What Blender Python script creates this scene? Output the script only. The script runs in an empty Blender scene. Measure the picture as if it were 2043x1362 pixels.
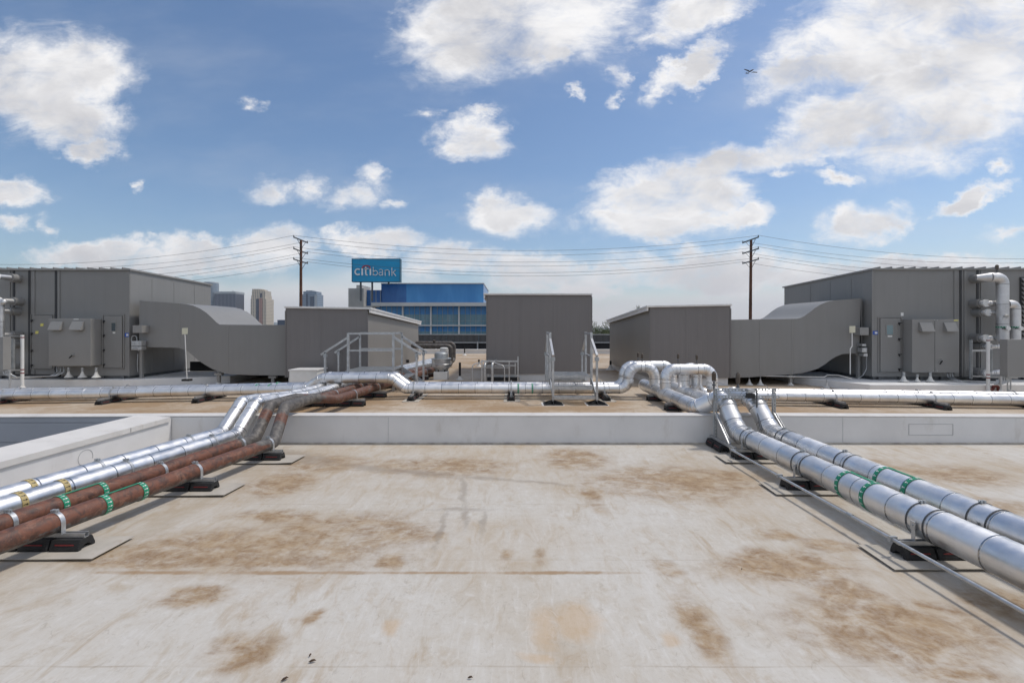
import bpy, math, random
from mathutils import Vector, Matrix
random.seed(7)
SC = bpy.context.scene
COL = SC.collection
F, CX, HY, CAMZ = 908.0, 1020.0, 652.0, 1.85
PI = math.pi

# ------------------------------------------------------------------ helpers
def P(px, py, Y):                       # photo pixel seen at distance Y -> world point
    return Vector(((px-CX)*Y/F, Y, CAMZ-(py-HY)*Y/F))
def XP(px, Y): return (px-CX)*Y/F
def ZP(py, Y): return CAMZ-(py-HY)*Y/F
WLOC = {}
class MB:
    def __init__(s): s.v=[]; s.f=[]; s.a=[]; s.m=[]; s.mi=0
    def add(s, vs, fs, attr=0.5):
        b=len(s.v); s.v += [tuple(v) for v in vs]; s.a += [attr]*len(vs) if not isinstance(attr,list) else attr
        for f in fs: s.f.append([b+i for i in f]); s.m.append(s.mi)
        return s
    def box(s, x0,x1,y0,y1,z0,z1):
        if x0>x1:x0,x1=x1,x0
        if y0>y1:y0,y1=y1,y0
        vs=[(x,y,z) for z in (z0,z1) for y in (y0,y1) for x in (x0,x1)]
        return s.add(vs,[(0,2,3,1),(4,5,7,6),(0,1,5,4),(2,6,7,3),(0,4,6,2),(1,3,7,5)])
    def beam(s, a, b, w, h, up=(0,0,1)):
        a=Vector(a); b=Vector(b); d=(b-a).normalized(); up=Vector(up)
        if abs(d.dot(up))>.98: up=Vector((1,0,0))
        r=d.cross(up).normalized(); u=r.cross(d)
        vs=[]
        for p in (a,b):
            for (i,j) in ((-1,-1),(1,-1),(1,1),(-1,1)): vs.append(p+r*(i*w/2)+u*(j*h/2))
        return s.add(vs,[(0,1,2,3),(7,6,5,4),(0,4,5,1),(1,5,6,2),(2,6,7,3),(3,7,4,0)])
    def cyl(s, a, b, r0, r1=None, n=14, cap=True):
        a=Vector(a); b=Vector(b); r1=r0 if r1 is None else r1
        d=(b-a).normalized(); up=Vector((0,0,1)) if abs(d.z)<.95 else Vector((1,0,0))
        x=d.cross(up).normalized(); y=d.cross(x)
        vs=[]
        for p,r in ((a,r0),(b,r1)):
            for i in range(n):
                t=2*PI*i/n; vs.append(p+x*(r*math.cos(t))+y*(r*math.sin(t)))
        fs=[(i,i+n,(i+1)%n+n,(i+1)%n) for i in range(n)]
        if cap: fs.append(tuple(range(n))); fs.append(tuple(range(2*n-1,n-1,-1)))
        return s.add(vs,fs)
    def lathe(s, c, prof, n=24, sq=None):    # prof: (r,z) bottom->top, about vertical axis at c
        c=Vector(c); vs=[]
        for r,z in prof:
            for i in range(n):
                t=2*PI*i/n; vs.append(c+Vector((r*math.cos(t),r*math.sin(t),z)))
        fs=[]
        for k in range(len(prof)-1):
            for i in range(n): fs.append((k*n+i,k*n+(i+1)%n,(k+1)*n+(i+1)%n,(k+1)*n+i))
        fs.append(tuple(range(n-1,-1,-1))); fs.append(tuple((len(prof)-1)*n+i for i in range(n)))
        return s.add(vs,fs)
    def prism(s, poly, vec):                 # poly: list of 3D points, extruded by vec
        n=len(poly); vec=Vector(vec); vs=[Vector(p) for p in poly]+[Vector(p)+vec for p in poly]
        fs=[tuple(range(n)),tuple(range(2*n-1,n-1,-1))]+[(i,i+n,(i+1)%n+n,(i+1)%n) for i in range(n)]
        return s.add(vs,fs)
    def build(s, name, mat, parent=None, smooth=False, bevel=0, origin=None):
        if parent is not None: loc=WLOC[parent.name]
        elif origin is not None: loc=Vector(origin)
        else:
            xs=[v[0] for v in s.v]; ys=[v[1] for v in s.v]; zs=[v[2] for v in s.v]
            loc=Vector(((min(xs)+max(xs))/2,(min(ys)+max(ys))/2,min(zs)))
        me=bpy.data.meshes.new(name)
        me.from_pydata([(v[0]-loc.x,v[1]-loc.y,v[2]-loc.z) for v in s.v],[],s.f)
        mats=mat if isinstance(mat,(list,tuple)) else [mat]
        for m in mats: me.materials.append(m)
        if len(mats)>1: me.polygons.foreach_set('material_index', s.m)
        at=me.attributes.new('tint','FLOAT','POINT'); at.data.foreach_set('value', s.a)
        me.update()
        import bmesh
        bm=bmesh.new(); bm.from_mesh(me); bmesh.ops.recalc_face_normals(bm, faces=bm.faces); bm.to_mesh(me); bm.free()
        if smooth:
            me.shade_smooth(); me.set_sharp_from_angle(angle=math.radians(smooth if smooth is not True else 40))
        o=bpy.data.objects.new(name, me); COL.objects.link(o)
        if parent is not None:
            o.parent=parent; WLOC[o.name]=loc
        else:
            o.location=loc; WLOC[o.name]=loc
        if bevel:
            b=o.modifiers.new('b','BEVEL'); b.width=bevel; b.segments=2; b.limit_method='ANGLE'; b.angle_limit=math.radians(40)
        return o
def tag(o,label,cat,group=None):
    o['label']=label; o['category']=cat
    if group: o['group']=group
    return o
def thing(name,label,cat,loc,group=None):
    o=bpy.data.objects.new(name,None); COL.objects.link(o); o.location=Vector(loc); o.empty_display_size=.1
    WLOC[o.name]=Vector(loc); return tag(o,label,cat,group)
def struct(o): o['kind']='structure'; return o

# ------------------------------------------------------------------ pipes
def fillet(pts, rad):
    pts=[Vector(p) for p in pts]; out=[(pts[0],0)]
    for i in range(1,len(pts)-1):
        a,b,c=pts[i-1],pts[i],pts[i+1]
        u=(a-b); w=(c-b); lu,lw=u.length,w.length; u.normalize(); w.normalize()
        ang=u.angle(w)
        if ang>PI-.01: out.append((b,0)); continue
        R=rad[i-1] if isinstance(rad,(list,tuple)) else rad
        t=min(R/math.tan(ang/2), lu*.49, lw*.49); R=t*math.tan(ang/2)
        ce=b+(u+w).normalized()*(R/math.sin(ang/2))
        p0=b+u*t; v0=p0-ce; v1=(b+w*t)-ce; tot=v0.angle(v1); ax=v0.cross(v1).normalized()
        n=max(4,int(tot/ math.radians(7)))
        for k in range(n+1):
            out.append((ce+Matrix.Rotation(tot*k/n,3,ax)@v0, i))
    out.append((pts[-1],0)); return out
def tube(mb, pts, r, rad=.25, seam=.45, gore=.07, n=20, lip=.003, cap=True, bulge=1.0, off=0.0, rng=None, mstep=0):
    rng=rng or random.Random(int(abs(pts[0][0]*977+pts[0][1]*131+pts[0][2]*71)*10)+3)
    fp=fillet(pts,rad) if len(pts)>2 else [(Vector(p),False) for p in pts]
    pos=[p for p,_ in fp]; fl=[b for _,b in fp]
    S=[0]
    for i in range(1,len(pos)): S.append(S[-1]+(pos[i]-pos[i-1]).length)
    L=S[-1]
    def at(s):
        s=min(max(s,0),L)
        for i in range(1,len(S)):
            if s<=S[i]+1e-9:
                t=(s-S[i-1])/max(1e-9,S[i]-S[i-1]); return pos[i-1].lerp(pos[i],t), (pos[i]-pos[i-1]).normalized(), (fl[i]!=0 and fl[i]==fl[i-1])
        return pos[-1],(pos[-1]-pos[-2]).normalized(),False
    seams=[]
    if seam:
        s=off if off>0 else seam*.6
        while s<L-.02:
            seams.append(s)
            el=at(s)[2]
            step=gore if (el and gore) else seam
            if not el and gore:
                # stop at next elbow start
                t=s+.02
                nx=s+seam
                for i in range(1,len(S)):
                    if fl[i]!=0 and fl[i]==fl[i-1] and S[i-1]>s+.02:
                        if S[i-1]<nx: nx=S[i-1]+1e-4
                        break
                step=nx-s
            s+=step*rng.uniform(.985,1.015) if not el else step
    st=set(round(x,5) for x in S)
    for q in seams:
        for d in (-.0065,-.005,.005,.0065): st.add(round(q+d,5))
    if mstep:
        for i in range(int(L/mstep)): st.add(round(i*mstep,5))
    st=sorted(x for x in st if 0<=x<=L+1e-4); st2=[st[0]]
    for x in st[1:]:
        if x-st2[-1]>.0008: st2.append(x)
    st=st2
    vs=[]; at_=[]; prev=None; x=None
    tints=[rng.random() for _ in range(len(seams)+2)]
    import bisect
    for s in st:
        p,_,el=at(s)
        d=(at(min(L,s+.004))[0]-at(max(0,s-.004))[0]).normalized()
        if x is None:
            up=Vector((0,0,1)) if abs(d.z)<.9 else Vector((0,1,0)); x=up.cross(d).normalized()
        else:
            x=(x-d*x.dot(d)).normalized()
        y=d.cross(x)
        k=bisect.bisect(seams,s); rr=r*(bulge if el else 1)
        near=min([abs(s-q) for q in (seams[max(0,k-1):k+1] or [9])]) if seams else 9
        sm=near<.0058
        if sm: rr+=lip
        for i in range(n):
            t=2*PI*i/n; vs.append(p+x*(rr*math.cos(t))+y*(rr*math.sin(t))); at_.append((-.5 if el else -2.6) if sm and gore else tints[k])
    m=len(st); fs=[]
    for k in range(m-1):
        for i in range(n): fs.append((k*n+i,k*n+(i+1)%n,(k+1)*n+(i+1)%n,(k+1)*n+i))
    if cap: fs.append(tuple(range(n-1,-1,-1))); fs.append(tuple((m-1)*n+i for i in range(n)))
    mb.add(vs,fs,at_); return mb
def ring(mb, c, d, r, w, th=.003, n=24, a0=0, a1=2*PI):
    """strip of width w wrapped round a pipe of radius r, centred at c, axis d"""
    c=Vector(c); d=Vector(d).normalized(); up=Vector((0,0,1)) if abs(d.z)<.9 else Vector((0,1,0))
    x=up.cross(d).normalized(); y=x.cross(d)*-1
    if y.z<0: y=-y
    full=abs(a1-a0-2*PI)<1e-6; m=n if full else n+1; vs=[]
    for i in range(m):
        t=a0+(a1-a0)*i/n; e=x*math.cos(t)+y*math.sin(t)
        for s_,rr in ((-1,r),(1,r),(1,r+th),(-1,r+th)): vs.append(c+d*(s_*w/2)+e*rr)
    fs=[]
    for i in range(n):
        j=(i+1)%m
        for k in range(4): fs.append((i*4+k,i*4+(k+1)%4,j*4+(k+1)%4,j*4+k))
    if not full: fs += [(3,2,1,0),tuple((m-1)*4+k for k in range(4))]
    return mb.add(vs,fs)

# ------------------------------------------------------------------ node materials
def nt_new(name):
    m=bpy.data.materials.new(name); m.use_nodes=True; nt=m.node_tree; nt.nodes.clear()
    out=nt.nodes.new('ShaderNodeOutputMaterial'); b=nt.nodes.new('ShaderNodeBsdfPrincipled')
    nt.links.new(b.outputs[0],out.inputs[0]); return m,nt,b
class N:
    def __init__(s,nt): s.nt=nt
    def n(s,t,**k):
        x=s.nt.nodes.new('ShaderNode'+t)
        for a,v in k.items(): setattr(x,a,v)
        return x
    def L(s,a,b): s.nt.links.new(a,b)
    def put(s,sock,v):
        if hasattr(v,'links'): s.L(v,sock)
        else: sock.default_value=v
    def math(s,op,a,b=0,c=None,clamp=False):
        x=s.n('Math',operation=op,use_clamp=clamp); s.put(x.inputs[0],a)
        if b is not None: s.put(x.inputs[1],b)
        if c is not None: s.put(x.inputs[2],c)
        return x.outputs[0]
    def pos(s): return s.n('NewGeometry').outputs['Position']
    def obj(s): return s.n('TexCoord').outputs['Object']
    def map(s,v,loc=(0,0,0),rot=(0,0,0),sc=(1,1,1),t='POINT'):
        x=s.n('Mapping',vector_type=t); s.L(v,x.inputs['Vector']); x.inputs['Location'].default_value=loc
        x.inputs['Rotation'].default_value=rot; x.inputs['Scale'].default_value=sc; return x.outputs[0]
    def noise(s,v,scale,detail=4,rough=.55,dist=0,col=False,lac=2):
        x=s.n('TexNoise'); s.L(v,x.inputs['Vector']); x.inputs['Scale'].default_value=scale
        x.inputs['Detail'].default_value=detail; x.inputs['Roughness'].default_value=rough
        x.inputs['Distortion'].default_value=dist; x.inputs['Lacunarity'].default_value=lac
        return x.outputs['Color' if col else 'Fac']
    def ramp(s,v,a,b,lo=0,hi=1,smooth=True):
        x=s.n('MapRange',interpolation_type='SMOOTHSTEP' if smooth else 'LINEAR',clamp=True); s.put(x.inputs['Value'],v)
        s.put(x.inputs['From Min'],a); x.inputs['From Max'].default_value=b
        x.inputs['To Min'].default_value=lo; x.inputs['To Max'].default_value=hi; return x.outputs[0]
    def mix(s,f,a,b,mode='MIX'):
        x=s.n('Mix',data_type='RGBA',blend_type=mode); s.put(x.inputs[0],f)
        for k,v in ((6,a),(7,b)):
            if hasattr(v,'links'): s.L(v,x.inputs[k])
            else: x.inputs[k].default_value=(v[0],v[1],v[2],1)
        return x.outputs[2]
    def blob(s,v,cx,cy,rx,ry,rot=0):         # 1 at centre -> 0 at ellipse rim, in xy of v
        m=s.n('Mapping',vector_type='TEXTURE'); s.L(v,m.inputs['Vector'])
        m.inputs['Location'].default_value=(cx,cy,0); m.inputs['Rotation'].default_value=(0,0,rot); m.inputs['Scale'].default_value=(rx,ry,1)
        g=s.n('TexGradient',gradient_type='SPHERICAL'); s.L(m.outputs[0],g.inputs[0]); return g.outputs['Fac']
    def bump(s,b,h,strength=.3,dist=.01,prev=None):
        x=s.n('Bump'); x.inputs['Strength'].default_value=strength; x.inputs['Distance'].default_value=dist
        s.L(h,x.inputs['Height'])
        if prev is not None: s.L(prev,x.inputs['Normal'])
        if b is not None: s.L(x.outputs[0],b.inputs['Normal'])
        return x.outputs[0]
def mat(name,col,rough=.6,metal=0,var=.12,scale=3,bump=0,bscale=40,dirt=None,spec=None):
    m,nt,b=nt_new(name); q=N(nt); p=q.pos()
    f=q.noise(p,scale,5,.6)
    c2=tuple(min(1,c*(1+var)) for c in col); c1=tuple(c*(1-var) for c in col)
    c=q.mix(q.ramp(f,.3,.7),c1,c2)
    if dirt:
        g=q.ramp(q.noise(q.map(p,sc=(1,1,.35)),scale*2.3,6,.65),.55,.75); c=q.mix(q.math('MULTIPLY',g,dirt[3]),c,dirt[:3])
    q.L(c,b.inputs['Base Color'])
    r=q.ramp(q.noise(p,scale*4,3),.3,.7,max(0,rough-.08),min(1,rough+.08)); q.L(r,b.inputs['Roughness'])
    b.inputs['Metallic'].default_value=metal
    if spec is not None: b.inputs['Specular IOR Level'].default_value=spec
    if bump: q.bump(b,q.noise(p,bscale,4),bump,.01)
    return m
def mat_jacket(name,col,ro=.34,var=.1):
    m,nt,b=nt_new(name); q=N(nt); p=q.pos()
    a=q.n('Attribute',attribute_name='tint').outputs['Fac']
    v=q.math('ADD',q.math('MULTIPLY',a,var*2),1-var)
    dirt=q.ramp(q.noise(p,5,6,.65),.35,.75,1,.82)
    v=q.math('MULTIPLY',v,dirt)
    cc=q.n('CombineColor'); 
    for i in range(3): q.L(q.math('MULTIPLY',v,col[i]),cc.inputs[i])
    q.L(cc.outputs[0],b.inputs['Base Color']); b.inputs['Metallic'].default_value=1
    r=q.math('ADD',q.ramp(q.noise(p,9,4,.6),.3,.7,ro-.06,ro+.1),q.math('MULTIPLY',a,.08)); q.L(r,b.inputs['Roughness'])
    q.bump(b,q.noise(p,6,2),.07,.02); return m
def mat_panel(name,col,rib=.2,rough=.5,axis='X',ribd=.15,streak=.10):
    """painted ribbed metal cladding; ribs run vertically"""
    m,nt,b=nt_new(name); q=N(nt); p=q.pos()
    sx=q.n('SeparateXYZ'); q.L(p,sx.inputs[0])
    u=q.math('ADD',sx.outputs[0],sx.outputs[1])
    fr=q.math('FRACT',q.math('DIVIDE',u,rib)); g=q.math('ABSOLUTE',q.math('SUBTRACT',fr,.5))
    h=q.ramp(g,.0,.07)
    st=q.noise(q.map(p,sc=(6,6,.25)),1.6,5,.6); cl=q.noise(p,.7,3)
    k=q.math('ADD',q.math('MULTIPLY',q.math('SUBTRACT',st,.5),streak*2),q.math('MULTIPLY',q.math('SUBTRACT',cl,.5),.14))
    k=q.math('ADD',k,1.0)
    cc=q.n('CombineColor')
    for i in range(3): q.L(q.math('MULTIPLY',k,col[i]),cc.inputs[i])
    q.L(cc.outputs[0],b.inputs['Base Color']); b.inputs['Roughness'].default_value=rough
    n1=q.bump(None,h,ribd,.014); q.bump(b,q.noise(q.map(p,sc=(1.5,1.5,.6)),1.3,2),.12,.05,n1)
    return m
def gpt(px,py,zr=0.0):
    Y=F*(CAMZ-zr)/(py-HY); return (px-CX)*Y/F, Y
def mat_membrane(name, lower):
    m,nt,b=nt_new(name); q=N(nt); p=q.pos()
    wn=q.noise(p,1.8,4,.6,col=True); w=q.n('VectorMath',operation='MULTIPLY_ADD'); q.L(wn,w.inputs[0]); w.inputs[1].default_value=(.30,.30,0); w.inputs[2].default_value=(-.15,-.15,0)
    ad=q.n('VectorMath',operation='ADD'); q.L(p,ad.inputs[0]); q.L(w.outputs[0],ad.inputs[1])
    fl=q.n('VectorMath',operation='MULTIPLY'); q.L(ad.outputs[0],fl.inputs[0]); fl.inputs[1].default_value=(1,1,0); pw=fl.outputs[0]
    big=q.noise(p,.55,5,.6); mid=q.noise(q.map(p,rot=(0,0,.5),sc=(2.4,.9,1)),2.2,7,.68,1.2); fine=q.noise(p,26,5,.7)
    streak=q.noise(q.map(p,rot=(0,0,-.35),sc=(5,.8,1)),2.6,6,.7,1.5)
    if lower: cA,cB,cC=(.52,.492,.445),(.42,.36,.28),(.63,.615,.59)
    else:     cA,cB,cC=(.50,.42,.325),(.36,.265,.175),(.60,.54,.46)
    c=q.mix(q.ramp(big,.38,.66),cA,cB) if not lower else q.mix(q.ramp(big,.42,.72,0,.75),cA,cB)
    streak2=q.noise(q.map(p,rot=(0,0,.75),sc=(6,.7,1)),2.2,7,.72,1.2)
    c=q.mix(q.ramp(streak,.50,.72,0,.34),c,cC)
    c=q.mix(q.ramp(streak2,.50,.74,0,.34),c,cC)
    c=q.mix(q.ramp(mid,.50,.68,0,.55),c,cB)
    pat=q.math('ADD',q.noise(p,1.1,3,.5),q.math('MULTIPLY',q.math('SUBTRACT',mid,.5),.9))
    c=q.mix(q.ramp(pat,.50,.85,0,.55),c,(.37,.27,.17))
    mot=q.noise(p,9,7,.72,.4); c=q.mix(q.ramp(mot,.48,.70,0,.45),c,cB); c=q.mix(q.ramp(mot,.30,.46,.40,0),c,cC)
    wv=q.n('VectorMath',operation='ADD'); q.L(p,wv.inputs[0]); q.L(q.map(q.noise(p,1.3,3,.5,col=True),sc=(.2,.2,0)),wv.inputs[1])
    v1=q.math('ABSOLUTE',q.math('SUBTRACT',q.noise(q.map(wv.outputs[0],rot=(0,0,.3),sc=(1.5,.8,1)),2.6,3,.5),.5)); c=q.mix(q.math('MULTIPLY',q.ramp(v1,.0,.016,1,0),q.ramp(mot,.45,.65,.0,.26)),c,tuple(min(1,v*1.12) for v in cC))
    v2=q.math('ABSOLUTE',q.math('SUBTRACT',q.noise(q.map(wv.outputs[0],loc=(7,3,0),rot=(0,0,-.6),sc=(1.3,.8,1)),1.5,4,.55),.5)); c=q.mix(q.math('MULTIPLY',q.ramp(v2,.0,.005,1,0),q.ramp(mot,.45,.6,0,.3)),c,tuple(v*.55 for v in cB))
    spk=q.noise(p,75,2,.5); c=q.mix(q.ramp(spk,.70,.78,0,.55),c,tuple(v*.4 for v in cB))
    # speckle
    c=q.mix(q.ramp(fine,.52,.8,0,.28),c,tuple(v*.6 for v in cB))
    brown=(.30,.19,.095); orange=(.50,.33,.17); wet=(.285,.245,.20)
    def blobs(lst, zr):
        r=None
        for t in lst:
            px,py,rx,ry=t[:4]; x,Y=gpt(px,py,zr); k=F*(CAMZ-zr)
            g=q.blob(pw,x,Y,rx*Y/F,ry*k/(py-HY)**2, t[4] if len(t)>4 else 0)
            r=g if r is None else q.math('MAXIMUM',r,g)
        return r
    def segs(lst,zr,w,vec):
        r=None
        for (a,b_,wd) in lst:
            x0,y0=gpt(*a,zr); x1,y1=gpt(*b_,zr); d=math.hypot(x1-x0,y1-y0)
            g=q.blob(vec,(x0+x1)/2,(y0+y1)/2,d*.62,wd,math.atan2(y1-y0,x1-x0)); r=g if r is None else q.math('MAXIMUM',r,g)
        return r
    tex=q.noise(q.map(p,rot=(0,0,.4),sc=(1.1,1.9,1)),1.9,9,.66,.9)
    if lower:
        tn=blobs([(800,925,620,75),(250,1010,330,150),(1500,960,260,90),(500,1080,420,90),(1750,1180,330,140),(1850,930,260,60),(1000,1080,240,80)],0)
        tnv=q.math('MULTIPLY',q.ramp(tn,0,.7),q.ramp(q.math('ADD',mid,q.math('MULTIPLY',big,.5)),.55,.95,.15,.75)); c=q.mix(tnv,c,(.43,.355,.265))
        st=blobs([(520,1095,420,70),(700,1060,260,60),(250,1110,200,40),(1780,1250,330,110),(1350,960,260,50),(1560,1130,220,50),(880,930,200,30),(440,1085,230,42),(590,1085,150,50),(640,1050,130,36),(720,1075,110,28),(500,1122,260,24),(300,1128,150,16),(560,1028,140,18),
          (480,1300,110,50),(618,1233,26,24),(1760,1215,160,80),(1830,1285,170,75),(1900,1340,160,50),(1690,1180,100,45),(1395,1245,60,100),(1520,1110,60,30),
          (1580,1150,100,26),(1310,962,110,34),(1180,985,30,50),(1150,915,100,34),(1650,1090,80,24),(1870,1215,110,34),(1900,945,150,30),(1720,925,110,22),
          (560,965,100,40),(650,925,130,26),(1450,950,70,24),(870,1066,24,20),(1015,1105,18,18),(1080,1112,18,26),(780,1120,40,30),(1990,1010,120,24),(1560,1070,60,20),(1330,1130,50,24),(380,1190,120,30),(1990,1200,100,40)],0)
        tx2=q.noise(q.map(p,rot=(0,0,.55),sc=(1,1.3,1)),5.5,9,.70,.5)
        tt=q.math('ADD',q.math('MULTIPLY',tex,.62),q.math('MULTIPLY',tx2,.38))
        b1=q.ramp(q.math('ADD',tt,q.math('MULTIPLY',st,.12)),.43,.66)
        b2=q.math('ADD',.72,q.math('MULTIPLY',q.ramp(fine,.35,.65),.28))
        stv=q.math('MULTIPLY',q.math('MULTIPLY',q.ramp(st,.0,.62),q.math('ADD',.22,q.math('MULTIPLY',b1,.82))),b2)
        brv=q.mix(q.ramp(tx2,.35,.65),(.38,.275,.165),(.255,.165,.09))
        c=q.mix(stv,c,brv)
        og=blobs([(1085,1255,60,90),(1075,1308,60,22),(1330,1272,40,34),(1150,1240,90,60),(780,1245,30,30)],0)
        c=q.mix(q.math('MULTIPLY',q.ramp(q.math('ADD',og,q.math('MULTIPLY',q.math('SUBTRACT',tex,.5),1.2)),.2,.75),.42),c,orange)
        pl=q.n('VectorMath',operation='MULTIPLY_ADD'); q.L(q.noise(p,3.5,4,.6,col=True),pl.inputs[0]); pl.inputs[1].default_value=(.16,.16,0); q.L(q.map(p,loc=(-.08,-.08,0),sc=(1,1,0)),pl.inputs[2]); pl=pl.outputs[0]; pf=q.map(p,sc=(1,1,0))
        ln=segs([((440,1142),(780,1142),.04),((720,1142),(1010,1142),.03),((960,1142),(1270,1142),.035),((190,1141),(420,1142),.04)],0,0,pf)
        sg=segs([((500,892),(700,930),.30),((680,926),(800,942),.17),((740,934),(930,952),.15),((910,950),(1040,958),.09),((1000,955),(1160,970),.06),((924,942),(925,1016),.06),((860,1016),(985,1016),.08),((895,1010),(860,1110),.05),((968,1012),(960,1070),.045),((930,1000),(927,1060),.05)],0,0,pl)
        gg=q.noise(p,7,6,.7,.6)
        sv=q.math('MULTIPLY',q.ramp(q.math('ADD',sg,q.math('MULTIPLY',q.math('SUBTRACT',gg,.5),1.5)),-.05,.85,0,.60),q.ramp(sg,0,.1)); c=q.mix(sv,c,wet)
        gg=q.noise(p,3.2,7,.7,.6); lv=q.math('MULTIPLY',q.ramp(q.math('ADD',ln,q.math('MULTIPLY',q.math('SUBTRACT',gg,.5),2.4)),-.1,.9,0,.85),q.ramp(ln,0,.25)); c=q.mix(lv,c,brown)
        # browner band along the open side of the left pipe bank
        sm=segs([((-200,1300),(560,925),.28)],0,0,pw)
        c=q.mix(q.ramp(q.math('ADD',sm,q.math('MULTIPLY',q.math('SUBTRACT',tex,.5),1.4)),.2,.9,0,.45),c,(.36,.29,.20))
    else:
        st=blobs([(720,800,190,20),(900,800,130,14),(1190,805,90,16),(260,805,140,16),(1260,740,90,24),(1400,830,120,14),(1650,825,150,12),(60,800,130,12),(880,770,120,12),(1000,720,120,18),(600,815,300,14),(1100,815,260,12),(1500,815,200,14),(1850,825,200,12),(300,820,200,12)],.3)
        c=q.mix(q.ramp(q.math('ADD',st,q.math('MULTIPLY',q.math('SUBTRACT',tex,.5),1.8)),.05,.8,0,.75),c,brown)
    # sheet seams: laps run along X every 1.2 m, wandering slightly
    sx=q.n('SeparateXYZ'); q.L(p,sx.inputs[0])
    yy=q.math('ADD',sx.outputs[1],q.math('MULTIPLY',q.noise(p,1.2,2),.03))
    fr=q.math('FRACT',q.math('DIVIDE',q.math('ADD',yy,.34 if lower else .2),1.135 if lower else 1.6))
    sm_=q.math('ABSOLUTE',q.math('SUBTRACT',fr,.5)); lap=q.ramp(sm_,.0,.009,1,0)
    lapn=q.math('MULTIPLY',lap,q.ramp(q.noise(p,3,4),.35,.7,.02,.5))
    c=q.mix(lapn,c,(.30,.24,.18))
    q.L(c,b.inputs['Base Color']); q.L(q.ramp(big,.3,.7,.62,.82),b.inputs['Roughness']); b.inputs['Specular IOR Level'].default_value=.3
    n1=q.bump(None,q.math('ADD',q.math('MULTIPLY',fine,.5),streak),.22,.012)
    n2=q.bump(None,q.noise(q.map(p,rot=(0,0,.3),sc=(1,.5,1)),2.5,3,.5,.5),.35,.03,n1)
    q.bump(b,q.ramp(fr,.49,.51),.5,.004,n2)
    return m

M={}
M['lower']=mat_membrane('membrane_lower',True); M['upper']=mat_membrane('membrane_upper',False)
M['curb']=mat('white_membrane',(.66,.655,.65),.6,0,.05,1.5,.1,18,dirt=(.38,.34,.29,.35))
M['cap']=mat('curb_cap',(.64,.62,.59),.55,0,.05,2,.08,25,dirt=(.36,.31,.25,.35))
M['alu']=mat_jacket('aluminium_jacket',(.82,.818,.815),.37,.08); M['alu2']=mat_jacket('aluminium_elbow',(.74,.74,.745),.30,.16)
M['whitepipe']=mat_jacket('dull_jacket',(.70,.70,.70),.5)
M['galv']=mat('galvanised',(.50,.51,.515),.42,.75,.14,14)
M['galvd']=mat('galvanised_dull',(.40,.42,.43),.5,.6,.12,9)
M['steel_dark']=mat('dark_steel',(.12,.125,.13),.5,.5,.2,8)
M['rubber']=mat('black_rubber',(.016,.016,.017),.72,0,.25,20,.35,60)
M['red']=mat('red_reflector',(.20,.012,.016),.35,0,.2,30)
M['black']=mat('black_plastic',(.012,.012,.013),.4,0,.2,10)
M['green']=mat('green_band',(.012,.24,.13),.45,0,.1,12); M['yellow']=mat('yellow_band',(.46,.36,.16),.5,0,.1,12)
M['whitemark']=mat('white_print',(.75,.78,.75),.5,0,.04,9)
M['dirt']=mat('dirty_membrane',(.40,.36,.30),.8,0,.25,6,.2,30); M['cleancurb']=mat('coated_curb',(.78,.78,.77),.5,0,.05,1.5); M['mat']=mat('protection_mat',(.43,.395,.34),.7,0,.1,5,.1,20,dirt=(.36,.28,.2,.4)); M['cone']=mat('cone_flashing',(.62,.61,.58),.6,0,.08,6,.1,30,dirt=(.36,.32,.27,.4))
M['bronze']=mat('bronze',(.10,.08,.062),.5,.3,.25,30)
M['ahu']=mat_panel('unit_grey',(.235,.233,.226),.30,.48,ribd=.14,streak=.06)
M['duct']=mat_panel('duct_grey',(.235,.232,.225),.45,.5,ribd=.07,streak=.07)
M['cab']=mat('cabinet_grey',(.27,.266,.256),.5,0,.05,1.2)
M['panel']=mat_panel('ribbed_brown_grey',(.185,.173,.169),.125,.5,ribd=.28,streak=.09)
M['panelside']=mat_panel('ribbed_sunlit_tone',(.235,.222,.205),.11,.42,ribd=.30,streak=.09)  # sunlit brightness of the side walls put into a paler panel colour
M['trim']=mat('light_trim',(.72,.71,.69),.5,.1,.06,4)
M['trimdark']=mat('dark_gap',(.045,.047,.05),.6,0,.1,4)
M['clad']=mat('blue_grey_cladding',(.42,.435,.47),.5,0,.05,1)
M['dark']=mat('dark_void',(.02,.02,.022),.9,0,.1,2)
M['screen']=mat_panel('screen_dark',(.07,.072,.075),.35,.6,ribd=.6,streak=.1)
M['asphalt']=mat('city_ground',(.12,.12,.11),.9,0,.3,.02)
M['wood']=mat('creosoted_wood',(.115,.05,.028),.8,0,.3,1.2,.2,8)
M['wire']=mat('wire',(.06,.06,.065),.6,0,.1,1)
M['glasswin']=mat('window_pane',(.06,.08,.09),.12,0,.1,3)
M['paint_white']=mat('white_paint',(.74,.74,.72),.5,0,.04,6)
M['yellowpaint']=mat('yellow_sticker',(.72,.66,.18),.6,0,.05,9)
M['blue_sign']=mat('blue_sign',(.03,.10,.42),.45,0,.05,9)
M['concrete']=mat('pale_concrete',(.42,.41,.39),.75,0,.12,.35,dirt=(.25,.24,.23,.4))
M['copper']=mat('dark_drain',(.13,.03,.025),.6,.2,.2,12)
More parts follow.
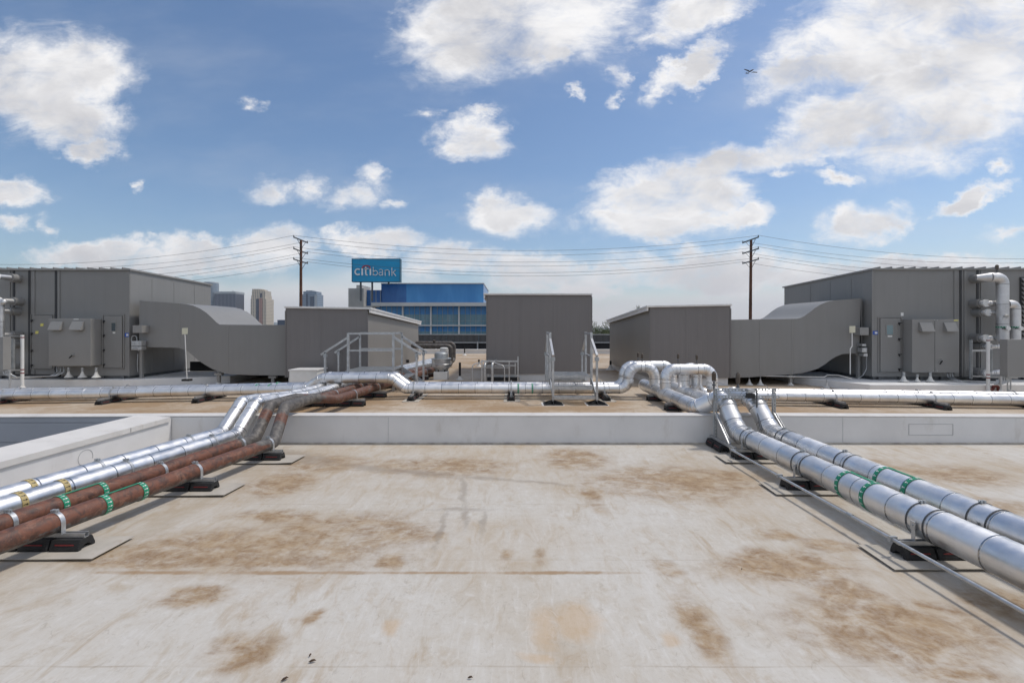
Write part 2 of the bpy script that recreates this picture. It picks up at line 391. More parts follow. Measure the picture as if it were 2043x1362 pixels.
def mat_rust():
    m,nt,b=nt_new('rusty_red_pipe'); q=N(nt); p=q.pos()
    a=q.noise(p,11,8,.72,.6); f=q.noise(p,60,4,.7); g=q.n('NewGeometry').outputs['Normal']
    sx=q.n('SeparateXYZ'); q.L(g,sx.inputs[0])
    c=q.mix(q.ramp(a,.35,.62),(.065,.035,.026),(.175,.068,.040))
    c=q.mix(q.ramp(q.noise(p,8,8,.75,1.2),.52,.68,0,.7),c,(.28,.14,.09))
    c=q.mix(q.ramp(f,.62,.8,0,.4),c,(.36,.25,.17))
    at=q.n('Attribute',attribute_name='tint').outputs['Fac']
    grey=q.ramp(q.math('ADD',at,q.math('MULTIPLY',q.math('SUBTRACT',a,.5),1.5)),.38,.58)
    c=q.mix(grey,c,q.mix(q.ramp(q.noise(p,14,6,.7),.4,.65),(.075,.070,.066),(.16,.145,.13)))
    q.L(c,b.inputs['Base Color']); q.L(q.ramp(a,.3,.7,.45,.7),b.inputs['Roughness'])
    q.bump(b,q.math('ADD',a,q.math('MULTIPLY',f,.3)),.35,.006); return m
M['rust']=mat_rust()

# ------------------------------------------------------------------ ground, roofs
ZU=.30
def zr(x): return ZU-.007*max(0,abs(x)-2)
def sheet(name,x0,x1,y0,y1,zf,nx,m):
    mb=MB(); vs=[]; 
    for j in range(2):
        for i in range(nx+1):
            x=x0+(x1-x0)*i/nx; vs.append((x,(y0,y1)[j],zf(x)))
    mb.add(vs,[(i,i+1,nx+2+i,nx+1+i) for i in range(nx)]); return mb.build(name,m)
mb=MB(); mb.add([(-9000,-9000,-12),(9000,-9000,-12),(9000,9000,-12),(-9000,9000,-12)],[(0,1,2,3)]); g=mb.build('ground',M['asphalt']); struct(g)
struct(sheet('lower_roof',-5.37,26,-14,7.25,lambda x:0,4,M['lower']))
struct(sheet('upper_roof',-26,26,7.3,27.0,zr,26,M['upper']))
mb=MB(); mb.box(-26,26,7.42,27.4,-12,-.4); mb.box(-5.84,26,-14,7.2,-12,-.3); b=mb.build('building_body',M['concrete']); struct(b)
mb=MB(); mb.box(-26,-5.85,-14,7.2,-3.1,-3.0); struct(mb.build('courtyard_floor',M['asphalt']))

# step curb between roofs
t=thing('step_curb','long low white membrane wall stepping up to the upper roof','curb wall',(0,7.3,0))
mb=MB()
NX=26
def curbz(x): return .45-.0045*max(0,abs(x)-3)
for (xa,xb) in ((-5.55,26),):
    mb.prism([(xa,7.21,-.02),(xb,7.21,-.02),(xb,7.21,curbz(xb)-.02),(4,7.21,.428),(-4,7.21,.428),(xa,7.21,curbz(xa)-.02)],(0,.20,0))
mb.build('wall_face',M['curb'],t)
mb=MB(); mb.prism([(-26,7.208,curbz(-26)-.019),(-4,7.208,.431),(4,7.208,.431),(26,7.208,curbz(26)-.019),(26,7.208,curbz(26)),(4,7.208,.45),(-4,7.208,.45),(-26,7.208,curbz(-26))],(0,.24,0))
mb.build('cap',M['cap'],t,bevel=.006)
mb=MB()
for x in (-1.95,5.25+.0): mb.box(x,x+.004,7.207,7.21,0,.42)
mb.build('seam',M['galvd'],t)
mb=MB(); x0,x1=XP(1814,7.2),XP(1902,7.2); z0,z1=ZP(868,7.2),ZP(846,7.2)
for a in ((x0,x1,z0,z0+.004),(x0,x1,z1,z1+.004),(x0,x0+.004,z0,z1),(x1,x1+.004,z0,z1)): mb.box(a[0],a[1],7.205,7.21,a[2],a[3])
mb.build('patch_outline',M['galvd'],t)
# small cant strip at foot of the curb (dirty)
mb=MB(); mb.prism([(-5.37,7.21,.0),(-5.37,7.17,.004),(-5.37,7.21,.022)],(31.3,0,0)); mb.build('cant_strip',M['dirt'],t)

# left parapet along the pit
t=thing('side_parapet','white parapet with a wide sloping cap running along the sunken void','parapet wall',(-5.6,2,0))
mb=MB(); mb.prism([(-5.38,-6,-.02),(-5.84,-6,-3.0),(-5.84,-6,.43),(-5.38,-6,.405)],(0,13.2,0)); mb.build('wall_face',M['curb'],t)
mb=MB(); mb.prism([(-5.355,-6,.365),(-5.355,-6,.435),(-5.86,-6,.47),(-5.87,-6,.39),(-5.86,-6,.385),(-5.845,-6,.45),(-5.37,-6,.42),(-5.37,-6,.365)],(0,13.15,0)); mb.build('cap',M['cap'],t)
mb=MB(); 
for y in (1.2,3.4,6.4): mb=MB(); mb.box(-5.352,-5.349,y,y+.005,.37,.43); mb.build('cap_joint',M['galvd'],t)
mb=MB(); c=Vector((-5.377,5.75,.20))
for i in range(20):
    a=2*PI*i/20; b_=2*PI*(i+1)/20
    if i in (17,18): continue
    mb.beam(c+Vector((0,math.cos(a)*.10,math.sin(a)*.10)),c+Vector((0,math.cos(b_)*.10,math.sin(b_)*.10)),.0025,.0025)
mb.build('patch_outline',M['galvd'],t)
# cladding below the roof edge in the pit
t=thing('fascia_cladding','blue grey horizontal metal cladding below the roof edge in the sunken void','cladding',(-15,7.3,-3))
zz=[.425,.33,.02,-.36,-.9,-1.5,-3.0]
for i in range(len(zz)-1):
    mb=MB(); mb.box(-26,-5.845,7.22-.006*(i%2),7.40,zz[i+1]+.006,zz[i]); mb.build('cladding_panel',M['clad'] if i else M['clad'],t)
mb=MB(); mb.box(-26,-5.845,7.36,7.42,-3,.425); mb.build('backing',M['trimdark'],t)

# far roof edge and screen wall
t=thing('far_parapet','thin white roof edge at the far end of the upper roof','parapet wall',(0,26.6,.2))
mb=MB(); mb.box(-26,26,26.6,26.9,.1,.50); mb.build('wall_face',M['curb'],t)
mb=MB(); mb.box(-26,26,26.55,26.95,.50,.54); mb.build('cap',M['trim'],t)
t=thing('screen_wall','dark louvred equipment screen along the far roof edge','screen',(0,28,-1))
for k in range(10):
    x0=-10+k*2; mb=MB(); mb.box(x0+.01,x0+1.99,28.0,28.08,.92,1.36); 
    for j in range(5): mb.box(x0+.06+j*.4,x0+.10+j*.4,27.95,28.0,.95,1.33)
    mb.build('upper_panel',M['screen'],t)
mb=MB(); mb.box(-10,10,28.0,28.04,.40,.88); mb.build('lower_dark_sheet',M['dark'],t)  # near-black sheet filling the darker recess below the panels
mb=MB(); mb.box(-10,10,27.94,28.0,.86,.92); mb.box(-10,10,27.94,28.0,1.36,1.41); mb.box(-10,10,27.9,28.0,.40,.46); mb.build('rail',M['galvd'],t)
for px in (868,952,1185):
    mb=MB(); x=XP(px,27.5); mb.box(x-.035,x+.035,27.8,27.93,.3,.95); mb.build('post',M['galvd'],t)

# ------------------------------------------------------------------ supports under pipes
def block(mb, c, ax, L):
    """rubber block, ax unit length axis, c centre on the ground"""
    c=Vector(c); ax=Vector(ax); w=Vector((-ax.y,ax.x,0))
    pr=[(-.078,0),(-.078,.035),(-.052,.10),(.052,.10),(.078,.035),(.078,0),(.050,0),(.040,.030),(.018,.046),(-.018,.046),(-.040,.030),(-.050,0)]
    n=len(pr); vs=[c-ax*L/2+w*a+Vector((0,0,b)) for a,b in pr]+[c+ax*L/2+w*a+Vector((0,0,b)) for a,b in pr]
    q=[(0,1,10,11),(1,2,9,10),(2,3,8,9),(3,4,7,8),(4,5,6,7)]
    fs=[x for x in q]+[tuple(n+i for i in reversed(x)) for x in q]+[(i,i+n,(i+1)%n+n,(i+1)%n) for i in range(n)]
    mb.add(vs,fs)
def support(label,x,y,z,ax,n,L=.24,gap=.018,group='rubber pipe supports',matx=None,chan=1.0,chl=None):
    ax=Vector(ax); w=Vector((-ax.y,ax.x,0))
    t=thing('pipe_support',label,'pipe support',(x,y,z),group)
    tot=n*L+(n-1)*gap; c0=Vector((x,y,z))
    for i in range(n):
        c=c0+ax*(-tot/2+L/2+i*(L+gap)); mb=MB(); block(mb,c,ax,L); o=mb.build('rubber_block',M['rubber'],t,bevel=.005)
        for s_ in (-1,1):
            mb=MB(); cc=c+w*(s_*.0685)+Vector((0,0,.062)); 
            mb.beam(cc-ax*L*.32,cc+ax*L*.32,.004,.009,up=(0,0,1)); mb.build('reflector_strip',M['red'],o)
    cl=(chl or tot)/2
    mb=MB(); a=c0-ax*cl+Vector((0,0,.101)); b_=c0+ax*cl+Vector((0,0,.101))
    up=Vector((0,0,1))
    mb.beam(a+up*.002,b_+up*.002,.041,.003)
    for s_ in (-1,1):
        mb.beam(a+w*s_*.019+up*.020,b_+w*s_*.019+up*.020,.003,.036); mb.beam(a+w*s_*.013+up*.038,b_+w*s_*.013+up*.038,.011,.003)
    mb.build('strut_channel',M['galv'],t)
    if matx:
        (a0,a1,b0,b1)=matx; mb=MB(); nx=8; vs=[]
        rr=random.Random(int(abs(x*100)+abs(y*77)))
        lift=[rr.uniform(.0,.012) for _ in range(2*(nx+1))]
        for lvl in (0,1):
            for j in range(2):
                for i in range(nx+1):
                    xx=a0+(a1-a0)*i/nx; yy=(b0,b1)[j]+rr.uniform(-.004,.004)*0; e=i in (0,nx)
                    vs.append((xx+(.015 if (e and j) else 0),yy,z+.005+lvl*.006+lift[j*(nx+1)+i]*(1.2 if e else .5)))
        m_=nx+1; fs=[]
        for i in range(nx): fs+= [(i,i+1,m_+i+1,m_+i),(2*m_+i,2*m_+m_+i,2*m_+m_+i+1,2*m_+i+1),(i,2*m_+i,2*m_+i+1,i+1),(m_+i,m_+i+1,3*m_+i+1,3*m_+i)]
        fs+=[(0,m_,3*m_,2*m_),(nx,2*m_+nx,3*m_+nx,m_+nx)]
        mb.add(vs,fs); mb.build('protection_mat',M['mat'],t)
    return t
def strap(parent, c, d, r, zb, w=.032, m=None, bolt=True):
    """pipe clamp: half band over the pipe with legs down to the channel at height zb"""
    c=Vector(c); d=Vector(d).normalized(); side=Vector((d.y,-d.x,0)).normalized(); mb=MB()
    ring(mb,c,d,r+.001,w,.004,18,0,PI)
    for s_ in (-1,1):
        p=c+side*s_*(r+.003); mb.beam(p,Vector((p.x,p.y,zb)),w,.004,up=side)
    o=mb.build('pipe_clamp',m or M['galv'],parent,smooth=30)
    if bolt:
        mb=MB(); p=c+Vector((0,0,r+.004)); mb.box(p.x-.022,p.x-.006,p.y-.014,p.y+.014,p.z-.004,p.z+.022); mb.box(p.x+.006,p.x+.022,p.y-.014,p.y+.014,p.z-.004,p.z+.022)
        mb.cyl(p+Vector((-.035,0,.012)),p+Vector((.035,0,.012)),.006,n=8); mb.build('clamp_bolt',M['galvd'],o)
    return o
def band(parent,c,d,r,mcol,w=.055):
    c=Vector(c); d=Vector(d).normalized(); mb=MB(); ring(mb,c,d,r+.0035,w,.0015,28); mb.mi=1; k=16
    x=Vector((0,0,1)).cross(d).normalized() if abs(d.z)<.9 else Vector((1,0,0)); y=d.cross(x)
    for i in range(k):
        t=2*PI*i/k; e=x*math.cos(t)+y*math.sin(t); tg=d.cross(e); q=c+e*(r+.0062); a=.26*2*PI*r/k
        mb.add([q-d*w*.36-tg*a*.25,q-d*w*.36+tg*a*.25,q+d*w*.1+tg*a*.25,q+d*w*.1-tg*a*.25],[(0,1,2,3)])
        mb.add([q+d*w*.1-tg*a,q+d*w*.1+tg*a,q+d*w*.38],[(0,1,2)])
    mb.build('label_band',[M[mcol],M['whitemark'] if mcol=='green' else M['black']],parent,smooth=30)
def topstrip(parent,a,b_,r,mcol):
    a=Vector(a); b_=Vector(b_); mb=MB(); mb.beam(a+Vector((0,0,r+.004)),b_+Vector((0,0,r+.004)),.03,.0015); mb.build('label_strip',M[mcol],parent)

# ---- left bank: two jacketed, two rusty, sloping dX/dY .168
SL=.168
bank=[('S1',-4.40,.10,'alu',-4.43,6.87),('S2',-4.08,.10,'alu',-4.14,6.75),('R3',-3.69,.084,'rust',-3.81,6.58),('R4',-3.30,.084,'rust',-3.50,6.42)]
nm={'S1':('insulated_pipe','silver jacketed pipe of the left bank nearest the side parapet'),
    'S2':('insulated_pipe','silver jacketed pipe of the left bank beside the rusty pipes'),
    'R3':('steel_pipe','rusty red pipe of the left bank next to the silver pipes'),
    'R4':('steel_pipe','rusty red pipe on the outer open side of the left bank')}
LP={}
for i,(k,xe,r,mk,xc,ye) in enumerate(bank):
    zl=.142+r; off={'S1':-1.06,'S2':-.74,'R3':-.37,'R4':0}[k]
    xl=lambda Y: xe+SL*(Y-6.7)
    xu=lambda Y: -3.2+off+.13*(Y-8.35)
    zu=ZU+.142+r
    pts=[(xl(-1.5),-1.5,zl),(xl(ye),ye,zl),(xc,ye+.62,.615),(xc+.02,8.0,.60),(xu(8.38),8.38,zu)]
    if mk=='alu': pts=pts[:3]+[(xc+.01,7.9,.59),(xu(8.6),8.6,zu),(xu(18.5),18.5,zu)]
    elif k=='R4': pts+= [(xu(16.3),16.3,zu),(xu(16.3),16.35,1.16),(-3.6,16.45,1.16)]
    else: pts+= [(xu(15.0),15.0,zu),(-2.28,18.0,zu),(-2.28,18.05,1.2),(-4.2,18.1,1.2)]
    t=thing(nm[k][0],nm[k][1],'pipe',(xl(3),3,0),'pipe bank on the left')
    mb=MB()
    if mk=='alu':
        tube(mb,pts,r,.17,.42,.055,24,.0025,bulge=1.06); mb.build('jacket',M['alu'],t,smooth=50)
    else:
        tube(mb,pts,r,.15,0,0,24,0,mstep=.18)
        # grey (bare / primed) below and on the raised part, red on top: stored in the tint attribute
        for j in range(len(mb.v)): mb.a[j]=0.0
        mb.a=[0.0]*len(mb.v)
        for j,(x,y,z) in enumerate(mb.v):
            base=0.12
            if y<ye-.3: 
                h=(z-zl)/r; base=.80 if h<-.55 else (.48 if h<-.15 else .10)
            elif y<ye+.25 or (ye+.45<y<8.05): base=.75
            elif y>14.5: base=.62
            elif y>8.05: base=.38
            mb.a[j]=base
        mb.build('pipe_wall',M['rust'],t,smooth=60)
    LP[k]=(t,r,zl,xl,xu,zu,mk)
    d=(SL,1,0)
    for yb in (4.49,4.15):
        band(t,(xl(yb),yb,zl),d,r,'yellow' if mk=='alu' else 'green',.05)
    mk!='alu' and topstrip(t,(xl(4.15),4.15,zl),(xl(4.49),4.49,zl),r,'yellow' if mk=='alu' else 'green')
    # clamps
    for ys in (3.78,5.13,6.30):
        if k=='R4' or k=='R3' : strap(t,(xl(ys),ys,zl),d,r,.10+.038,.034,M['whitemark'] if False else M['galv'])
        else: strap(t,(xl(ys),ys,zl),d,r,.10+.038,.03)
    for ys in (8.97,10.05,11.6,13.4):
        strap(t,(xu(ys),ys,zu),(.13,1,0),r,ZU+.138,.03,bolt=False)
for ys,where in ((3.78,'nearest the camera'),(5.13,'in the middle of the lower run'),(6.30,'at the foot of the step')):
    xr={3.78:-3.53,5.13:-3.34,6.30:-3.17}[ys]
    support('black rubber block row under the left pipe bank, '+where,xr-.76,ys,.008,(1,0,0),6,matx=(xr-1.6,xr+.22,ys-.19,ys+.20) )
for ys,xr,wh in ((8.97,-2.90,'just behind the white step'),(10.05,-2.78,'under the raised crossing pipes'),(13.35,-2.45,'beside the exhaust fan'),(14.15,-2.38,'behind the exhaust fan'),(11.6,-2.62,'beneath the left crossover')):
    support('black rubber row below left pipes '+wh,xr-.75,ys,ZU-.006,(1,0,0),6)

# ---- right main pipes A and B
RP={}
for k,X,Xc,Xu,lab in (('A',3.36,3.33,3.10,'large silver insulated pipe on the right, the one nearer the middle'),('B',3.85,3.80,3.60,'large silver insulated pipe on the far right of the pair')):
    r=.135; z0=.142+r
    t=thing('insulated_pipe',lab,'pipe',(X,3,0),'large pipes on the right')
    mb=MB(); tube(mb,([(X,-1.5,z0),(X,6.74,z0),(Xc+.01,7.06,.64),(Xc,7.30,.70),(Xu,7.60,.50),(Xu,10.62,.50)] if k=='A' else [(X,-1.5,z0),(X,6.74,z0),(Xc+.01,7.06,.64),(Xc+.03,7.30,.70),(Xc+.06,7.95,.66),(Xu,8.3,.50),(Xu,10.62,.50)]),r,[.30,.18,.16,.17]+([.2] if k=='B' else []),.40,.05,30,.003,bulge=1.05)
    mb.build('jacket',M['alu'],t,smooth=50); RP[k]=t
    for yb in ((4.52,4.20) if k=='A' else (4.66,4.32)): band(t,(X,yb,z0),(0,1,0),r,'green',.045)
    yb=4.2 if k=='A' else 4.32; topstrip(t,(X,yb,z0),(X,yb+.33,z0),r,'green')
    for ys in (2.2,3.72,5.25,6.42):
        for yy_ in (ys,ys-.15):
            mb=MB(); ring(mb,(X,yy_,z0),(0,1,0),r+.002,.007,.005,30); mb.build('jacket_band',M['steel_dark'],t,smooth=30)
        mb=MB(); ring(mb,(X,ys-.075,z0),(0,1,0),r+.0012,.145,.003,20,PI*1.08,PI*1.92); mb.build('saddle',M['galvd'],t,smooth=30)
        mb=MB(); xs=X-r-.010; mb.box(xs-.004,xs,ys-.10,ys-.065,.138,.30); mb.box(xs-.010,xs-.004,ys-.105,ys-.06,.235,.30); mb.cyl((xs-.016,ys-.082,.27),(xs+.01,ys-.082,.27),.008,n=8); mb.build('hanger_plate',M['galv'],t)
        mb=MB(); p=Vector((X,ys,z0+r+.003)); mb.box(p.x-.02,p.x-.005,p.y-.013,p.y+.013,p.z-.002,p.z+.02); mb.box(p.x+.005,p.x+.02,p.y-.013,p.y+.013,p.z-.002,p.z+.02); mb.cyl(p+Vector((-.032,0,.012)),p+Vector((.032,0,.012)),.005,n=8); mb.build('clamp_bolt',M['galvd'],t)
for ys,wh in ((3.64,'nearest the camera'),(5.17,'second from the camera'),(6.34,'just in front of the white step')):
    support('black rubber block row under the big right pipes, '+wh,3.60,ys+.0,.008,(1,0,0),4,matx=(2.90,4.25,ys-.20,ys+.19))
for ys,wh in ((9.62,'under the end of the two pipes'),(8.5,'on the upper roof nearer the step')):
    support('long black rubber support '+wh+' below the pipe loops',3.38,ys,ZU-.012,(1,0,0),4)
    mb=MB()
t=thing('strut_bar','low flat steel channel under the flexed pipe ends on the white curb','strut',(3.4,7.62,ZU)); mb=MB(); mb.box(2.86,3.95,7.60,7.66,ZU+.04,ZU+.085); mb.build('channel',M['galvd'],t)
mb=MB(); mb.box(2.9,3.0,7.56,7.70,ZU-.01,ZU+.04); mb.box(3.8,3.9,7.56,7.70,ZU-.01,ZU+.04); mb.build('foot',M['rubber'],t)
mb=MB(); mb.cyl((3.0,7.63,ZU+.085),(3.0,7.63,.52),.006,n=8); mb.build('hanger_rod',M['galv'],t)

# thin conduit along the right pipes
t=thing('conduit','thin grey conduit running low along the near side of the big right pipes','conduit',(3.05,3,.14))
mb=MB(); mb.cyl((3.06,-1.5,.156),(3.04,6.28,.156),.0135,n=12); mb.build('tube',M['galv'],t,smooth=True)
mb=MB(); 
for y in (.9,4.1,6.22): mb.cyl((3.05,y-.03,.156),(3.05,y+.03,.156),.019,n=12)
mb.build('coupling',M['galvd'],t,smooth=True)
mb=MB()
for y in (3.64,5.17): mb.box(3.02,3.08,y-.012,y+.012,.138,.178)
mb.build('conduit_clamp',M['galvd'],t)

# strut frame over the step with control boxes
t=thing('support_stand','slotted steel frame straddling the two large pipes at the step','frame',(3.6,7.0,0))
def slotted(a,b_,w=.041,nm_='rail',axis=0,holes=True,par=t):
    mb=MB(); a=Vector(a); b_=Vector(b_); d=(b_-a); L=d.length; d.normalize()
    side=Vector((0,0,1)) if abs(d.z)<.5 else Vector((1,0,0)); fr=Vector((0,-1,0))
    # two side strips and bridges leave open slots
    for s_ in (-1,1):
        c=side*(s_*w*.36); mb.beam(a+c,b_+c,.022 if False else w*.28,.004,up=fr)
    n=max(2,int(L/.05))
    for i in range(n+1):
        p=a+d*(L*i/n); mb.beam(p-d*.010,p+d*.010,w*.5,.004,up=fr)
    for s_ in (-1,1): 
        c=side*(s_*w*.5)+Vector((0,.02,0)); mb.beam(a+c,b_+c,.003,.041,up=fr)
    return mb.build(nm_,M['galvd'],par)
xl_,xr_=3.155,4.06
for x in (xl_,xr_): slotted((x,7.02,.15),(x,7.02,.89),nm_='post')
for z in (.885,.775): slotted((xl_-.02,6.985,z),(xr_+.05,6.985,z),nm_='cross_rail')
for x in (xl_,xr_):
    mb=MB(); mb.beam((x,7.02,.52),(x,6.58,.16),.041,.006,up=(0,0,1)); mb.beam((x-.018,7.02,.52),(x-.018,6.58,.16),.003,.04); mb.beam((x+.018,7.02,.52),(x+.018,6.58,.16),.003,.04); mb.build('diagonal_brace',M['galv'],t)
    mb=MB(); mb.box(x-.021,x+.021,6.40,7.18,.112,.152); mb.build('base_channel',M['galv'],t)
    for yy in (6.80,7.05):
        mb=MB(); block(mb,(x-.02,yy,.008),(0,1,0),.22); o=mb.build('rubber_foot',M['rubber'],t,bevel=.005)
        mb=MB(); mb.beam((x-.02-.0685,yy-.07,.07),(x-.02-.0685,yy+.07,.07),.004,.009); mb.build('reflector_strip',M['red'],o)
mb=MB(); mb.box(3.595,3.70,6.90,6.97,.85,.905); mb.build('junction_box',M['galv'],t,bevel=.004)
mb=MB(); mb.box(3.59,3.695,6.89,6.975,.765,.84); mb.build('relay_box',M['black'],t,bevel=.004)
mb=MB(); tube(mb,[(3.66,6.93,.90),(3.735,6.92,.91),(3.735,6.92,.6),(3.69,6.72,.33)],.012,.05,0,0,10,0); mb.build('flexible_conduit',M['steel_dark'],t,smooth=True)
mb=MB()
for pts in ([(3.33,6.96,.95),(3.33,6.96,.70),(3.60,6.96,.70),(3.60,6.96,.77)],[(3.60,6.96,.71),(3.92,6.96,.71),(3.92,6.96,.93),(3.88,6.96,.97)],[(3.18,7.2,1.0),(3.33,6.97,.95)],[(3.55,6.96,.86),(3.50,6.96,.84),(3.59,6.96,.80)]):
    tube(mb,pts,.0035,.03,0,0,6,0)
mb.build('sensor_wire',M['galvd'],t)

# ---- X running pair and loops
def valve(parent,c,h=.19,s=1):
    c=Vector(c); mb=MB(); mb.cyl(c-Vector((0,0,.02)),c+Vector((0,0,h*.45)),.009*s,n=10); mb.lathe(c,[(.016*s,h*.2),(.02*s,h*.25),(.016*s,h*.3)],10)
    o=mb.build('valve_stem',M['steel_dark'],parent,smooth=True)
    mb=MB(); mb.lathe(c,[(.014*s,h*.42),(.022*s,h*.5),(.024*s,h*.88),(.016*s,h*.95),(.008*s,h)],14); mb.build('valve_cap',M['bronze'],parent,smooth=30)
def cone(mb,x,y,z,h=.14,r=.085):
    mb.lathe((x,y,z),[(r*1.15,0),(r*1.05,.012),(r*.55,h*.35),(r*.3,h*.75),(r*.22,h)],16)
RX=.107; Y1,Y2=9.85,10.20; zc=.515
def zx(x): return zc-.012*max(0,abs(x)-4)
for k,Y,xg,lab in (('front',Y1,3.10,'the nearer of the two silver pipes crossing the upper roof on the left'),('back',Y2,3.60,'the farther silver pipe crossing the upper roof on the left')):
    t=thing('insulated_pipe',lab,'pipe',(0,Y,ZU),'crossing pipe runs')
    xr=XP(1254,Y1)+(0 if k=='front' else -.02)
    pts=[(-20,Y-.45,.30),(-9,Y-.2,zx(-9)-.02),(XP(612,Y1),Y,zc),(XP(641,Y1)+.02,Y,.74),(XP(781,Y1),Y,.74),(XP(806,Y1)+.02,Y,zc),(xr,Y,zc),(xr,Y,.985),(xg,Y,.985),(xg,Y,.52)]
    mb=MB(); tube(mb,pts,RX,[.3,.16,.16,.16,.16,.22,.22,.22],.36,.07,24,.0022,bulge=1.04); mb.build('jacket',M['alu'],t,smooth=50)
    for px in (515,540,1034,1062) if k=='front' else (556,): band(t,(XP(px,Y),Y-.02 if px<600 else Y,zc-.0 if px>900 else zc-.006),(1,.01 if px<600 else 0,0),RX,'green',.035)
    for x in (-10.7,-8.45,-6.55,-2.1,0.0,2.0):
        yy=Y+(0 if x>-5.5 else (x+5.5)*.06); z_=zx(x)-.01*(abs(x)>8)
        mb=MB(); ring(mb,(x,yy,z_),(1,0,0),RX+.001,.03,.004,20); mb.beam((x,yy-RX-.004,z_),(x,yy-RX-.004,zr(x)+.13),.03,.004,up=(0,1,0)); mb.box(x-.012,x+.012,yy-.02,yy+.02,z_+RX,z_+RX+.03); mb.build('pipe_clamp',M['galv'],t,smooth=30)
    valve(t,(XP(1281 if k=='front' else 1273,Y),Y,.985+RX))
for (k,Ya,xa,xb,lab) in (('front',9.15,3.10,4.04,'the nearer of the two silver pipes crossing the upper roof on the right'),('back',9.48,3.60,3.86,'the farther silver pipe crossing the upper roof on the right')):
    t=thing('insulated_pipe',lab,'pipe',(7,Ya,ZU),'crossing pipe runs')
    zl=.475
    pts=[(xa,Ya,.52),(xa,Ya,1.0),(xb,Ya,1.0),(xb,Ya,zl),(xb+.35,Ya,zl),(9,Ya-.12,zl-.05),(20,Ya-.5,.26)]
    if k=='back': pts=[(xa,Ya,.52),(xa,Ya,.99),(xb,Ya,.99),(xb,Ya,zl),(xb+.6,Ya,zl),(9,Ya-.1,zl-.04),(20,Ya-.4,.27)]
    mb=MB(); tube(mb,pts,RX,[.2,.2,.17,.0001,.3],.36,.07,24,.0022,bulge=1.04); mb.build('jacket',M['alu'],t,smooth=50)
    if k=='front': band(t,(XP(1524,Ya),Ya,zl-.002),(1,0,0),RX,'green',.035)
    for x in (6.43,8.35,10.3):
        yy=Ya-(x-4.4)*.026; z_=zl-(x-4.4)*.0108 if x<9 else zl-.065
        mb=MB(); ring(mb,(x,yy,z_),(1,0,0),RX+.001,.03,.004,20); mb.beam((x,yy-RX-.004,z_),(x,yy-RX-.004,zr(x)+.12),.03,.004,up=(0,1,0)); mb.box(x-.012,x+.012,yy-.02,yy+.02,z_+RX,z_+RX+.03); mb.build('pipe_clamp',M['galv'],t,smooth=30)
    valve(t,(XP(1390 if k=='front' else 1353,Ya),Ya,1.0+RX))
valve(RP['A'],(3.34,7.50,.82),.30,1.5); valve(RP['B'],(3.86,7.75,.74),.34,1.5)
for x,wh in ((-10.7,'at the left picture edge'),(-8.45,'second from the left edge'),(-6.55,'third from the left edge'),(-2.1,'just right of the raised pipe hump'),(0.0,'left of the middle crossover'),(2.0,'right of the middle crossover')):
    yy=10.0+(0 if x>-5.5 else (x+5.5)*.06); support('crosswise rubber blocks under left crossing pipes '+wh,x,yy-.05,zr(x)-.008-.01*(abs(x)>8),(0,1,0),4,L=.22,group='crosswise pipe supports',matx=(x-.16,x+.18,yy-.6,yy+.5) if abs(x)<3 else None)
for x,wh in ((6.43,'nearest the slotted frame'),(8.35,'in front of the right grey unit'),(10.3,'at the right picture edge')):
    support('crosswise rubber blocks under right crossing pipes '+wh,x,9.25-(x-6)*.04,zr(x)-.012,(0,1,0),4,L=.22,group='crosswise pipe supports')

